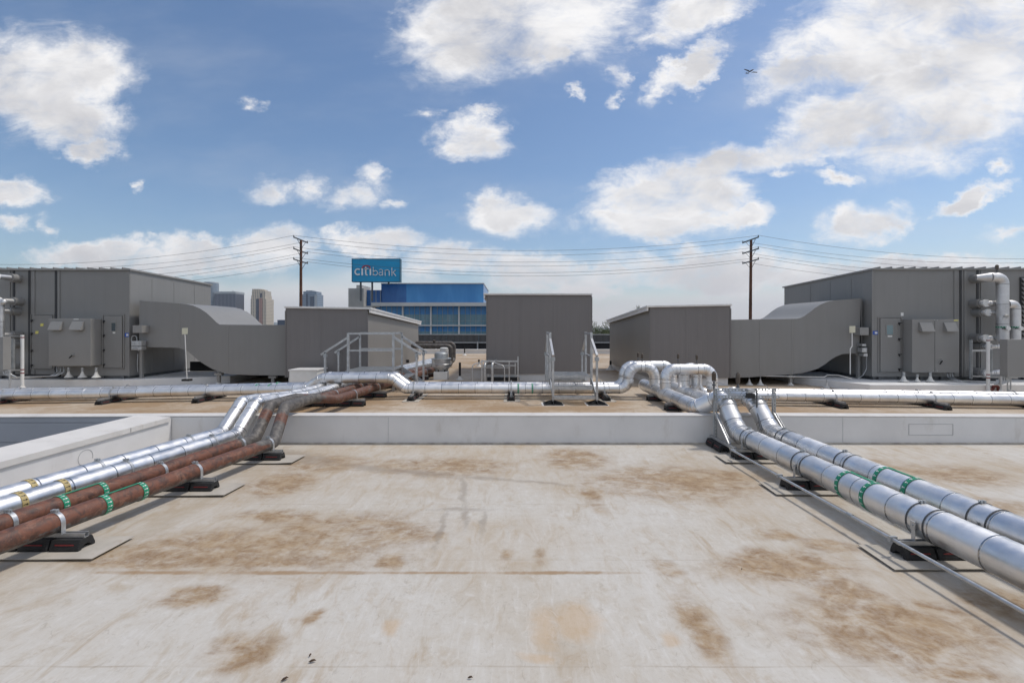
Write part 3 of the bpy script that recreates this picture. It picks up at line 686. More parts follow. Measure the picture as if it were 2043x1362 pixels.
# ------------------------------------------------------------------ penthouse boxes
def enclosure(label,x0,x1,y0,y1,zt0,zt1,slx,cz=.45,eave_left=0,eave_right=0):
    """front wall at y0 (height zt0 at x0, slx at x1), roof falls to zt1 at y1"""
    t=thing('roof_enclosure',label,'roof enclosure',((x0+x1)/2,y0,ZU-.05),'ribbed metal enclosures')
    w=.06
    mb=MB(); mb.prism([(x0,y0,cz),(x1,y0,cz),(x1,y0,slx),(x0,y0,zt0)],(0,w,0)); mb.build('front_wall',M['panel'],t)
    d=zt0-zt1
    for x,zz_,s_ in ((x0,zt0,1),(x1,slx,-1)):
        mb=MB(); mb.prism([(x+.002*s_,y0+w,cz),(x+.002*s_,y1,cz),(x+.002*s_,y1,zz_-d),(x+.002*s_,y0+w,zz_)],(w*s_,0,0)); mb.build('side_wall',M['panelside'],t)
    mb=MB(); mb.prism([(x0,y1,cz),(x1,y1,cz),(x1,y1,slx-d),(x0,y1,zt0-d)],(0,-w,0)); mb.build('back_wall',M['panel'],t)
    mb=MB(); a,b_=x0-.01-eave_left,x1+.01+eave_right; th=.05
    mb.add([(a,y0-.06,zt0),(b_,y0-.06,slx),(b_,y1+.1,slx-d),(a,y1+.1,zt0-d),(a,y0-.06,zt0+th),(b_,y0-.06,slx+th),(b_,y1+.1,slx-d+th),(a,y1+.1,zt0-d+th)],[(0,1,2,3),(7,6,5,4),(0,4,5,1),(1,5,6,2),(2,6,7,3),(3,7,4,0)])
    mb.build('roof_trim',M['trim'],t,bevel=.006)
    mb=MB()
    for sx,xx in (((-1),x0),(1,x1)):
        ex=eave_left if sx<0 else eave_right
        zz_=zt0 if sx<0 else slx
        xo=xx+sx*(.003+ex*.5)
        ex and mb.prism([(xo,y0-.03,zz_-.09),(xo,y1+.08,zz_-d-.09),(xo,y1+.08,zz_-d-.002),(xo,y0-.03,zz_-.002)],(sx*.04,0,0))
    mb.build('gutter',M['galvd'] if False else M['trim'],t)
    mb=MB()
    for x in (x0,x1): mb=MB(); mb.box(x-.015,x+.015,y0-.012,y0-.001,cz,(zt0+slx)/2-.05); mb.build('corner_trim',M['panel'],t)
    xs=x0+.95
    while xs<x1-.3: mb=MB(); mb.box(xs-.004,xs+.004,y0-.004,y0-.001,cz,min(zt0,slx)-.02); mb.build('panel_joint',M['panel'],t); xs+=.95
    mb=MB(); mb.box(x0+.05,x1-.05,y0+.05,y1-.05,ZU-.1,cz-.003); mb.build('curb',M['curb'],t)
    return t
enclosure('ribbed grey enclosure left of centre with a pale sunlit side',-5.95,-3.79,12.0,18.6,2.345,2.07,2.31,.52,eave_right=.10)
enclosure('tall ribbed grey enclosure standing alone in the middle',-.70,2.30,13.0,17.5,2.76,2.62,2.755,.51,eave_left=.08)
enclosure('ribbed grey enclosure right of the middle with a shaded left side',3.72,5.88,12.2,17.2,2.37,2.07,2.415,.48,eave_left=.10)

# ------------------------------------------------------------------ air handling units
def handle(mb,x,y,z,s=1):
    mb.box(x-.012,x+.012,y-.035,y,z-.02,z+.02); mb.beam((x,y-.035,z+.005),(x+.05*s,y-.04,z+.012),.016,.018); mb.beam((x,y-.03,z),(x,y-.03,z-.055),.014,.014)
def flashing(label,x,y,z,pole_top=None,h=.14,r=.085,group='white cone flashings',pr=.012):
    t=thing('cone_flashing',label,'flashing',(x,y,z),group); mb=MB(); cone(mb,x,y,z,h,r); mb.build('cone',M['cone'],t,smooth=35)
    if pole_top: mb=MB(); mb.cyl((x,y,z+h*.8),(x,y,pole_top),pr,n=10); mb.build('stub',M['galvd'],t,smooth=True)
    return t
def ahu(side):
    R=side=='right'; s=1 if R else -1
    Yf=12.1 if R else 12.3; Yb=16.0 if R else 15.6
    xc=9.60 if R else -10.30; xo=s*22
    zt,ztb=(3.36,3.22) if R else (3.37,3.27); zb=.53
    lab='large grey rooftop air handling unit on the '+side+(' with a louvre at its outer end' if R else ', its end wall lit')
    t=thing('air_handling_unit',lab,'air handler',(xc,Yf,.4),'rooftop air handling units')
    # casing
    mb=MB(); xa,xb=min(xc,xo),max(xc,xo)
    mb.add([(xa,Yf,zb),(xb,Yf,zb),(xb,Yb,zb),(xa,Yb,zb),(xa,Yf,zt),(xb,Yf,zt),(xb,Yb,ztb),(xa,Yb,ztb)],[(0,1,2,3),(4,5,6,7),(0,4,5,1),(1,5,6,2),(2,6,7,3),(3,7,4,0)])
    mb.build('casing',M['ahu'],t)
    mb=MB(); mb.add([(xa-.04,Yf-.05,zt+.002),(xb+.04,Yf-.05,zt+.002),(xb+.04,Yb+.05,ztb+.002),(xa-.04,Yb+.05,ztb+.002),(xa-.04,Yf-.05,zt+.045),(xb+.04,Yf-.05,zt+.045),(xb+.04,Yb+.05,ztb+.045),(xa-.04,Yb+.05,ztb+.045)],[(0,1,2,3),(4,5,6,7),(0,4,5,1),(1,5,6,2),(2,6,7,3),(3,7,4,0)])
    x=xc
    while abs(x)<20:
        xx=x+s*.16; mb.add([(xx-.012,Yf-.06,zt+.045),(xx+.012,Yf-.06,zt+.045),(xx+.012,Yb,ztb+.045),(xx-.012,Yb,ztb+.045),(xx-.012,Yf-.06,zt+.085),(xx+.012,Yf-.06,zt+.085),(xx+.012,Yb,ztb+.085),(xx-.012,Yb,ztb+.085)],[(0,1,2,3),(4,5,6,7),(0,4,5,1),(1,5,6,2),(2,6,7,3),(3,7,4,0)]); x+=s*.31
    mb.build('seamed_roof',M['cab'],t)
    mb=MB(); mb.box(xa+.05,xb-.05,Yf+.04,Yb-.05,.43,zb-.002)
    k=0; x=xc+s*.2
    while abs(x)<20: mb.box(x-.04,x+.04,Yf-.01,Yf+.04,.44,zb-.01); x+=s*.55
    mb.build('base_rail',M['steel_dark'],t)
    # corner/seam trims
    mb=MB()
    seams=(1916,1950) if R else (112,59,28)
    for px in seams:
        x=XP(px,Yf); mb=MB(); mb.box(x-.028,x+.028,Yf-.012,Yf-.001,zb,zt); mb.build('joint_gasket',M['trimdark'],t)
    for px in ((1741,1905,1925,1958) if R else (257,68,118,19)):
        x=XP(px,Yf); mb=MB(); mb.box(x-.03,x+.03,Yf-.018,Yf-.002,zb,zt-.01); mb.build('corner_trim',M['ahu'],t)
    for xx in (Yf+.75,Yf+1.6,Yf+2.5): mb=MB(); mb.box(xc-s*.006,xc,xx-.006,xx+.006,zb,zt-.15); mb.build('end_wall_joint',M['ahu'],t)
    # doors
    def door(px0,px1,py0,py1,hpx,hpys,win=None,hs=1):
        x0,x1=XP(px0,Yf),XP(px1,Yf); z1,z0=ZP(py0,Yf),ZP(py1,Yf)
        mb=MB(); mb.box(x0,x1,Yf-.03,Yf-.001,z0,z1); d=mb.build('door',M['ahu'],t,bevel=.006)
        mb=MB()
        e=.016
        for q in ((x0-.05,x1+.05,z1+.02,z1+.02+e),(x0-.05,x1+.05,z0-.03,z0-.03+e),(x0-.05,x0-.05+e,z0-.03,z1+.02),(x1+.05-e,x1+.05,z0-.03,z1+.02)): mb.box(q[0],q[1],Yf-.022,Yf-.002,q[2],q[3])
        mb.build('door_frame',M['cab'],d)
        for py in hpys:
            mb=MB(); handle(mb,XP(hpx,Yf),Yf-.03,ZP(py,Yf),hs); mb.build('door_handle',M['black'],d)
        if win:
            wx0,wx1,wy0,wy1=win; mb=MB(); mb.box(XP(wx0,Yf)-.02,XP(wx1,Yf)+.02,Yf-.040,Yf-.0305,ZP(wy1,Yf)-.02,ZP(wy0,Yf)+.02); o=mb.build('window_frame',M['cab'],d)
            mb=MB(); mb.box(XP(wx0,Yf),XP(wx1,Yf),Yf-.0425,Yf-.0405,ZP(wy1,Yf),ZP(wy0,Yf)); mb.build('window_pane',M['glasswin'] if not R else M['glassblue'],d)
            mb=MB(); mb.box(XP(wx0+2,Yf),XP(wx1-1,Yf),Yf-.0335,Yf-.031,ZP(wy1+5,Yf),ZP(wy1+2,Yf)); mb.build('sticker',M['paint_white'],d)
        return d
    if R:
        door(1755,1795,635,741,1791,(645,676,707,736),(1767,1779,649,667),1)
    else:
        door(209,245,630,733,210,(641,669,698,727),(225,233,644,660),1)
        d=door(66,106,629,735,67,(639,665,699,728),None,1)
        mb=MB()
        for (px,py) in ((83.5,648),(73.5,663)): mb.prism([P(px-3,py+3,Yf-.033),P(px+3,py+2.4,Yf-.033),P(px+3.4,py-3,Yf-.033),P(px-2.6,py-2.6,Yf-.033)],(0,-.002,0))
        mb.build('sticker',M['yellowpaint'],d)
    # electrical cabinet
    Yc=11.81 if R else 11.98
    if R: cx0,cx1,cy0,cy1=XP(1820,Yc),XP(1914,Yc),637,743
    else: cx0,cx1,cy0,cy1=XP(97,Yc),XP(181,Yc),635.5,730
    z1,z0=ZP(cy0,Yc),ZP(cy1,Yc)
    mb=MB(); mb.box(cx0,cx1,Yc,Yf-.031 if False else Yf-.002,z0,z1); c=mb.build('control_cabinet',M['cab'],t,bevel=.006)
    if R:
        mb=MB(); xm=XP(1865,Yc); mb.box(xm-.004,xm+.004,Yc-.003,Yc-.0005,z0+.01,z1-.01); mb.build('door_gap',M['trimdark'],c)
        mb=MB()
        for px,py in ((1864,639),(1870,639),(1862,739),(1870,739)): q=P(px,py,Yc); mb.cyl(q,q-Vector((0,.01,0)),.012,n=8)
        mb.build('door_latch',M['galv'],c)
    hoods=((1833,1858,643,662),(1882,1905,643,662)) if R else ((103,126,641,659),(145,168,641,659))
    for (a0,a1,b0,b1) in hoods:
        x0,x1=XP(a0,Yc),XP(a1,Yc); zt_,zb_=ZP(b0,Yc),ZP(b1,Yc); mb=MB()
        mb.prism([(x0,Yc-.001,zt_),(x0,Yc-.001,zb_+.03),(x0,Yc-.11,zb_),(x0,Yc-.115,zb_+.02),(x0,Yc-.02,zt_)],(x1-x0,0,0)); mb.build('rain_hood',M['cab'],c)
    q=P(1878 if R else 147,719 if R else 708,Yc); mb=MB(); mb.cyl(q,q-Vector((0,.03,0)),.026,n=14); o=mb.build('switch_base',M['galv'],c,smooth=True)
    mb=MB(); mb.beam(q+Vector((.0,-.035,0)),q+Vector((-.075,-.045,-.095 if R else -.075)),.022,.018); mb.build('switch_lever',M['black'],c)
    if R: mb=MB(); mb.box(XP(1903,Yc),XP(1912,Yc),Yc-.003,Yc-.001,ZP(640,Yc),ZP(637.8,Yc)); mb.build('warning_label',M['yellowpaint'],c)
    else:
        mb=MB(); mb.box(XP(147,Yc),XP(157,Yc),Yc-.003,Yc-.001,ZP(637.5,Yc),ZP(635.9,Yc)); mb.build('warning_label',M['paint_white'],c)
    # blue notice
    bx=(1741.5,1751.5,660,667.5) if R else (249,257,664,672)
    mb=MB(); yy=Yf-.022; mb.box(XP(bx[0],yy),XP(bx[1],yy),yy,yy+.003,ZP(bx[3],yy),ZP(bx[2],yy)); o=mb.build('notice',M['blue_sign'],t)
    mb=MB(); w_=XP(bx[1],yy)-XP(bx[0],yy); x0=XP(bx[0],yy); mb.box(x0+w_*.38,x0+w_*.9,yy-.002,yy,ZP(bx[3]-2,yy),ZP(bx[2]+2,yy)); mb.build('notice_print',M['paint_white'],o)
    if R: mb=MB(); mb.box(XP(1797,Yf),XP(1802.5,Yf),Yf-.005,Yf-.001,ZP(630,Yf),ZP(623.5,Yf)); mb.build('sticker',M['paint_white'],t)
    # louvre on right unit
    if R:
        x0=XP(2034,Yf); mb=MB(); mb.box(x0,x0+1.6,Yf-.03,Yf-.001,ZP(678,Yf),ZP(553,Yf)); o=mb.build('louvre_frame',M['trimdark'],t)
        for i in range(14):
            z=ZP(555+i*9,Yf); mb=MB(); mb.prism([(x0+.02,Yf-.03,z-.02),(x0+.02,Yf-.09,z-.10),(x0+.02,Yf-.095,z-.085),(x0+.02,Yf-.03,z)],(1.56,0,0)); mb.build('louvre_blade',M['cab'],o)
    return t
M['glassblue']=mat('pale_window_pane',(.20,.28,.30),.15,0,.1,3)
for sd in ('left','right'): ahu(sd)

# white curbs under the units
def curbpoly(label,pts,z0,z1):
    t=thing('equipment_curb',label,'equipment curb',(pts[0][0],pts[0][1],z0)); mb=MB(); mb.prism([(x,y,z0) for x,y in pts],(0,0,z1-z0)); mb.build('curb_body',M['cleancurb'],t,bevel=.01)
    return t
curbpoly('white raised curb under the left grey unit',[(-10.29,12.08),(-8.0,12.95),(-8.0,16.4),(-22,16.4),(-22,12.0)],.05,.452)
curbpoly('white raised curb under the right grey unit',[(8.75,11.1),(22,11.1),(22,16.6),(8.0,16.6),(8.0,12.9)],.05,.442)

# ducts
def duct(side):
    R=side=='right'; s=1 if R else -1
    t=thing('air_duct','grey S shaped supply duct from the %s unit to the %s enclosure'%(side,'right' if R else 'left of centre'),'duct',(s*8,12.5,.4),'grey rooftop ducts')
    if R:
        Y=12.35; D=2.0
        top=[(1458,637.7),(1500,637),(1560,636.3),(1590,635.6),(1597,634),(1604,631),(1614,624),(1625,615),(1636,608),(1649,602.4),(1665,599),(1680,598),(1700,596.5),(1718,595)]
        bot=[(1714,704),(1695,705),(1681,706),(1668,711),(1655,719),(1645,727),(1632,735),(1616,740),(1600,744),(1581,746.5),(1540,749),(1500,752),(1458,753.7)]
    else:
        Y=12.35; D=2.15
        top=[(571,648),(520,648.2),(455,647.6),(438,647.2),(431,642),(423,634),(412,624),(400,616),(387,610),(372,606.5),(355,605),(330,603),(305,601.5),(278,599.5)]
        bot=[(280,692),(310,692.5),(340,693),(358,694),(372,698),(384,708),(396,719),(410,728),(424,736),(440,742),(455,746),(500,748),(571,749)]
    poly=[P(a,b_,Y) for a,b_ in top+bot]
    n=len(poly); 
    def yoff(p): # front face eases back towards the unit
        return 0
    vs=[p.copy() for p in poly]+[p+Vector((0,D,0)) for p in poly]
    mb=MB(); mb.add(vs,[tuple(range(n)),tuple(range(2*n-1,n-1,-1))]+[(i,i+n,(i+1)%n+n,(i+1)%n) for i in range(n)])
    mb.build('duct_body',M['duct'],t,smooth=28)
    mb=MB()
    for px in ((1516,1581,1719) if R else (455,358,279)):
        x=XP(px,Y); ztp=[q for q in top]; 
        def yi(lst,px):
            l=sorted(lst); 
            for (a,b0),(c,d0) in zip(l,l[1:]):
                if a<=px<=c: return b0+(d0-b0)*(px-a)/(c-a)
            return l[0][1] if px<l[0][0] else l[-1][1]
        mb=MB(); mb.box(x-.008,x+.008,Y-.006,Y-.001,ZP(yi(bot,px),Y)+.01,ZP(yi(top,px),Y)-.01); mb.build('duct_seam',M['cab'],t)
    mb=MB(); mb.box(s*5.9,s*10.2,Y+D-.05,Y+D,.22,.75); mb.build('underduct_shade',M['dark'],t)  # added black panel, stands in for the shade under the duct
    # legs
    for px,py in (((1712,704),(1577,747)) if R else ((283,692),(437,742),(545,748))):
        x=XP(px,Y+.1); zt_=ZP(py,Y)+.0; zf=.44 if py<720 else .33
        mb=MB(); 
        mb.beam((x,Y+.10,zf),(x,Y+.10,zt_-.005),.07,.07); mb.box(x-.12,x+.12,Y+.03,Y+.2,zt_-.06,zt_-.012) if py<720 else mb.box(x-.1,x+.1,Y+.04,Y+.16,zt_-.09,zt_-.03)
        o=mb.build('duct_leg',M['cab'],t)
        if py>720:
            mb=MB(); cone(mb,x,Y+.10,.25,.15,.085); mb.build('cone_flashing',M['cone'],o,smooth=35)
    return t
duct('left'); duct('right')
# darkness under the ducts: the black rear panels built above
# small sensor boxes on unit ends with conduit
def sensor(side):
    R=side=='right'
    t=thing('junction_box','small grey box with conduit on the end wall of the %s unit'%side,'junction box',P(1723 if R else 274,700,12.25),'unit end wall boxes')
    Y=12.1
    if R: bx=(1716,1733.5,653,668.5); jb=((1722,1730,686,690.5),(1722,1732,694,703),(1725,1733,705,711))
    else: bx=(264.5,283,649,664); jb=((260,280,680,690),(260,280,691,698))
    mb=MB(); mb.box(XP(bx[0],Y),XP(bx[1],Y),Y,Y+.25,ZP(bx[3],Y),ZP(bx[2],Y)); mb.build('box',M['cab'],t,bevel=.005)
    for q in jb:
        mb=MB(); mb.box(XP(q[0],Y),XP(q[1],Y),Y+.03,Y+.2,ZP(q[3],Y),ZP(q[2],Y)); mb.build('fitting',M['galv'],t,bevel=.005)
    mb=MB()
    if R: tube(mb,[P(1729,711,12.15),P(1729,735,12.15),P(1722,748,12.1),P(1712,755,12.05)],.008,.1,0,0,8,0)
    else:
        tube(mb,[P(262,680,12.15),P(263,670,12.15),P(272,669,12.15),P(274,682,12.15)],.010,.08,0,0,8,0); tube(mb,[P(275,706,12.15),P(274,730,12.15),P(275,742,12.15)],.008,.1,0,0,8,0)
        tube(mb,[P(262,698,12.15),P(270,692,12.1),P(277,700,12.15)],.008,.05,0,0,8,0)
    mb.build('conduit',M['galvd'],t,smooth=True)
sensor('left'); sensor('right')
# paddle signs
def paddle(label,px,pyt,pyb,w,h,Y,foot,kink=False):
    x=XP(px,Y); zt_=ZP(pyt,Y); zb_=ZP(pyb,Y)
    t=thing('marker_paddle',label,'marker',(x,Y,zb_))
    wv=w*Y/F/2; hv=h*Y/F
    mb=MB(); mb.prism([(x-wv,Y-.012,zt_-hv),(x+wv,Y-.012,zt_-hv+.01),(x+wv*1.05,Y-.012,zt_),(x-wv,Y-.012,zt_-.005)],(0,.01,0)); mb.build('paddle_plate',M['paddle'],t,bevel=.003)
    mb=MB()
    if kink: tube(mb,[(x,Y,zt_-hv),(x,Y,zt_-hv-.35),(x-.05,Y,zt_-hv-.42),(x-.05,Y,zb_+.02)],.012,.05,0,0,8,0)
    else: mb.cyl((x+.0,Y,zt_-hv),(x+.055,Y,zb_+.03),.010,n=8)
    mb.build('pole',M['paint_white'],t,smooth=True)
    xb=x-.05 if kink else x+.055
    mb=MB(); mb.box(xb-.1,xb+.1,Y-.07,Y+.07,zb_,zb_+.05) if foot else mb.box(xb-.05,xb+.05,Y-.05,Y+.05,zb_-.0,zb_+.02); mb.build('base',M['rubber'],t,bevel=.008)
M['paddle']=mat('cream_plate',(.66,.64,.50),.6,0,.05,8)
paddle('cream rectangular plate on a thin white pole in front of the left duct',369,654,759.5,11,13,11.9,True)
paddle('pale square plate on a bent white pole beside the right duct',1700,650,748,11.5,14,12.0,False,True)

# ---- clutter by the units
def stub(lab,px,Y,py0,py1,r_):
    x=XP(px,Y); z=ZP(py1,Y)
    h=abs(py1-py0)*Y/F
    flashing(lab,x,Y,z,z+h*1.35,h,r_,pr=.03)
for px,wh in ((137,'leftmost'),(164.5,'middle'),(192,'rightmost')): stub('white cone flashing under the left unit cabinet, %s of three'%wh,px,12.02,738,752.5,.088)
for px,wh,rr in ((1803,'left',.10),(1830,'small middle',.06),(1856,'right',.09)): stub('white cone flashing under the right unit cabinet, the %s one'%wh,px,11.6,747 if rr>.07 else 750,761,rr)
for px,py,wh in ((328,764,'in front of the left duct'),(1649.5,773,'in front of the right unit curb corner')):
    Y=F*(CAMZ-.26)/(py-HY); x=XP(px,Y); flashing('white cone flashing with a short pipe '+wh,x,Y,.245,.245+.235,.15,.075,pr=.009)
for px,py,wh in ((1495,766.5,'left one of the pair below the right duct'),(1517,767,'right one of the pair below the right duct')):
    Y=F*(CAMZ-.28)/(py-HY); flashing('white cone flashing, '+wh,XP(px,Y),Y,.27,.27+.235,.15,.085,pr=.01)
# thin horizontal pipe by right duct
t=thing('gas_line','thin pale pipe held low in front of the right duct','pipe',(XP(1600,12.3),12.3,.5)); mb=MB()
tube(mb,[P(1517,750,12.4),P(1560,750.5,12.3),P(1645,752,12.0),P(1650,748,12.0),P(1672,748,11.8),P(1700,755,11.6)],.010,.06,0,0,8,0); mb.build('tube',M['paint_white'],t,smooth=True)

def stack(side):
    R=side=='right'; m=(lambda px:px) if R else (lambda px:px)
    lab='silver insulated pipework rising from the %s unit wall'%side
    t=thing('riser_pipework',lab,'pipework',P(1975 if R else 12,760,11.9),'unit riser pipework')
    Yw=12.1 if R else 12.3; Y=11.75
    def wallpipe(px,py,r,pxe,extra=None,name='branch_pipe'):
        w=P(px,py,Yw); q=Vector((w.x,Y,w.z+ (0)))
        pts=[w+Vector((0,.05,0)),q]+[Vector((XP(a,Y),Y,ZP(b_,Y))) for a,b_ in ([(pxe,py)] if extra is None else extra)]
        mb=MB(); tube(mb,pts,r,.13,.4,.05,20,.002); o=mb.build(name,M['whitepipe'],t,smooth=50)
        mb=MB(); mb.cyl(w-Vector((0,.22,0)),w-Vector((0,.002,0)),r+.045,n=24); mb.build('wall_collar',M['ahu'],o,smooth=30)
        mb=MB(); e=Vector((w.x,Y-.02,w.z)); mb.cyl(e,e+Vector((0,.05,0)),r+.028,n=24); mb.build('flange',M['paint_white'],o,smooth=30)
    if R:
        wallpipe(1941,557,.068,0,[(1980,553)]); wallpipe(1940,606,.066,1992); wallpipe(1944,624,.062,1992)
        wallpipe(1940,674,.068,1992); wallpipe(1946,690,.062,1996); wallpipe(1942,741,.066,1996)
        mb=MB(); q=11.6; mb.cyl(P(1952,554,11.72)-Vector((.06,0,0)),P(1975,553.5,q)+Vector((.01,0,0)),.068,.122,n=26); mb.build('reducer',M['whitepipe'],t,smooth=30)
        mb=MB(); tube(mb,[P(1974,553.5,q),P(2000,553.5,q),P(2000,680,q)],.122,.2,.5,.07,26,.002); o=mb.build('main_riser',M['whitepipe'],t,smooth=50)
        mb=MB(); tube(mb,[P(2008,607,11.75),P(2025,607,11.75),P(2025,684,11.75)],.11,.17,.5,.07,26,.002); o2=mb.build('main_riser',M['whitepipe'],t,smooth=50)
        band(o,P(2000,652.5,q),(0,0,1),.122,'green',.035); band(o2,P(2025,652.5,11.75),(0,0,1),.11,'green',.035)
        for px,py in ((2013,655),(2039,655)):
            c=P(px,py,11.4); mb=MB(); mb.cyl(c,c+Vector((0,.03,0)),.052,n=20); oo=mb.build('gauge',M['paint_white'],t,smooth=30)
            mb=MB(); mb.cyl(c+Vector((-.12,.04,0)),c+Vector((0,.04,0)),.016,n=8); mb.build('gauge_stem',M['black'],oo)
        c=P(2010,630,11.4); mb=MB(); mb.cyl(c+Vector((-.03,0,-.02)),c+Vector((-.02,.02,-.01)),.05,n=20); mb.beam(c+Vector((-.12,0,-.06)),c+Vector((.0,0,-.03)),.02,.02); mb.build('gauge',M['galv'],t)
        valve(t,P(1989,545,11.6),.22,1.5)
        # slotted post + braced pole
        slotted(P(1938.5,755,11.6),P(1938.5,678,11.6),.05,'support_post',par=t); slotted(P(1979,745,11.7),P(1979,697,11.7),.04,'support_post',par=t)
        mb=MB(); mb.beam(P(1938,699,11.6),P(1972,699,11.6),.03,.05); mb.build('cross_rail',M['galv'],t); mb=MB(); mb.beam(P(1940,750,11.6),P(2030,754,11.2),.04,.03); mb.build('cross_rail',M['galv'],t)
    else:
        wallpipe(38,556,.068,-12,[( -10,549)]); wallpipe(42,602,.066,0,[(12,602),(2,604),(2,675)]); wallpipe(36,621,.062,-8)
        wallpipe(40,668,.066,-10); wallpipe(40,687,.06,-5); wallpipe(36,732,.06,-5)
        slotted(P(24,740,11.6),P(24,676,11.6),.07,'support_post',par=t)
        mb=MB(); mb.beam(P(-10,668,11.5),P(46,671.5,11.2),.012,.012); mb.beam(P(0,738,11.5),P(45,738,11.2),.03,.03); mb.build('cross_rail',M['galv'],t)
stack('left'); stack('right')
def redpole(label,px,py0,py1,Y,reds):
    x=XP(px,Y); t=thing('support_pole',label,'pole',(x,Y,ZP(py1,Y)),'white poles with red tape')
    mb=MB(); mb.cyl((x,Y,ZP(py1,Y)),(x,Y,ZP(py0,Y)),.034,n=12); mb.build('pole_tube',M['paint_white'],t,smooth=True)
    for r_ in reds: mb=MB(); mb.cyl((x,Y,ZP(r_+1,Y)),(x,Y,ZP(r_-1,Y)),.0365,n=12,cap=True); mb.build('red_tape',M['red'],t,smooth=True)
    mb=MB(); cone(mb,x,Y,ZP(py1+3,Y),.16,.11); mb.build('cone_flashing',M['cone'],t,smooth=35)
redpole('white pole with red tape bands in front of the left unit',44.5,668,775,10.9,(673,737,744)); redpole('white pole with red tape bands in front of the right unit',1971.5,676,784,10.7,(679,747,753.5))
def endcab(side):
    R=side=='right'; t=thing('control_box','grey cabinet on conduit legs at the %s picture edge'%side,'cabinet',P(2040 if R else -20,770,10.5),'edge cabinets')
    Y=10.5; s=1 if R else -1; x=XP(2010,Y) if R else XP(6,Y); x2=x+s*1.0
    zt_,zb_=(ZP(677,Y),ZP(751,Y)) if R else (ZP(672,Y),ZP(738,Y))
    mb=MB(); mb.box(x,x2,Y,Y+.17,zb_,zt_); mb.build('cabinet_body',M['cab'],t,bevel=.006)
    mb=MB()
    if R:
        for i in range(5): 
            a=x-.10+i*.055; tube(mb,[(a,Y+.08,zb_),(a,Y+.08,zb_-.12),(a-.10-.02*i,Y+.1,zb_-.20)],.014,.05,0,0,8,0)
        for a in (x+.09,x+.16): mb.cyl((a,Y+.08,zb_),(a,Y+.08,.30),.014,n=8)
        mb.cyl((x-.1,Y+.05,zb_),(x-.1,Y+.05,.30),.016,n=8)
    else:
        for i in range(4):
            a=x+.08-i*.05; tube(mb,[(a,Y+.08,zb_+.0),(a,Y+.08,zb_-.10),(a+.12+.02*i,Y+.1,zb_-.17)],.014,.05,0,0,8,0)
        mb.cyl((x+.10,Y+.05,zb_),(x+.10,Y+.05,.30),.016,n=8)
    mb.build('conduit',M['galv'],t,smooth=True)
    for a in ((x-.1,x+.12) if R else (x+.10,x-.12)):
        mb=MB(); cone(mb,a,Y+.05,.24,.16,.11); mb.build('cone_flashing',M['cone'],t,smooth=35)
    mb=MB(); mb.box(x+s*.02,x+s*.95,Y+.02,Y+.15,zb_-.02,zb_-.001); mb.build('channel',M['galvd'],t)
endcab('left'); endcab('right')
# conduits snaking below the cabinets
def conduits(side):
    R=side=='right'; t=thing('conduit_bundle','bundle of thin conduits lying on the curb of the %s unit'%side,'conduits',P(1930 if R else 100,757,11.7),'conduit bundles'); mb=MB()
    sgn=1 if R else -1
    for i in range(3):
        if R: tube(mb,[P(1889+i*5,742,11.9),P(1891+i*5,752,11.85),P(1905+i*5,759,11.6),P(1960,763+i*1.5,11.4),P(2000,764+i*1.5,11.2)],.014,.08,0,0,8,0)
        else: tube(mb,[P(128-i*7,731,12.1),P(128-i*7,742,12.05),P(112-i*5,750,11.9),P(60,751+i*1.2,11.8),P(20,752+i*1.2,11.6)],.014,.08,0,0,8,0)
    mb.build('tubes',M['galv'],t,smooth=True)
    mb=MB()
    if R: mb.cyl(P(1905,754,12.0),P(1985,758,11.9),.03,n=10)
    else: mb.cyl(P(20,748,12.1),P(120,749,12.1),.03,n=10)
    mb.build('black_hose',M['rubber'],t,smooth=True)
conduits('left'); conduits('right')
t=thing('drain_trap','dark red drain trap on the white curb of the right unit','drain pipe',P(1985,785,11.0)); mb=MB()
tube(mb,[P(1972,770,11.05),P(1973,777,11.05),P(1981,777,11.05),P(1982,770,11.05),P(1991,770,11.05),P(1992,782,11.05)],.032,.04,0,0,10,0); mb.build('trap_pipe',M['copper'],t,smooth=True)

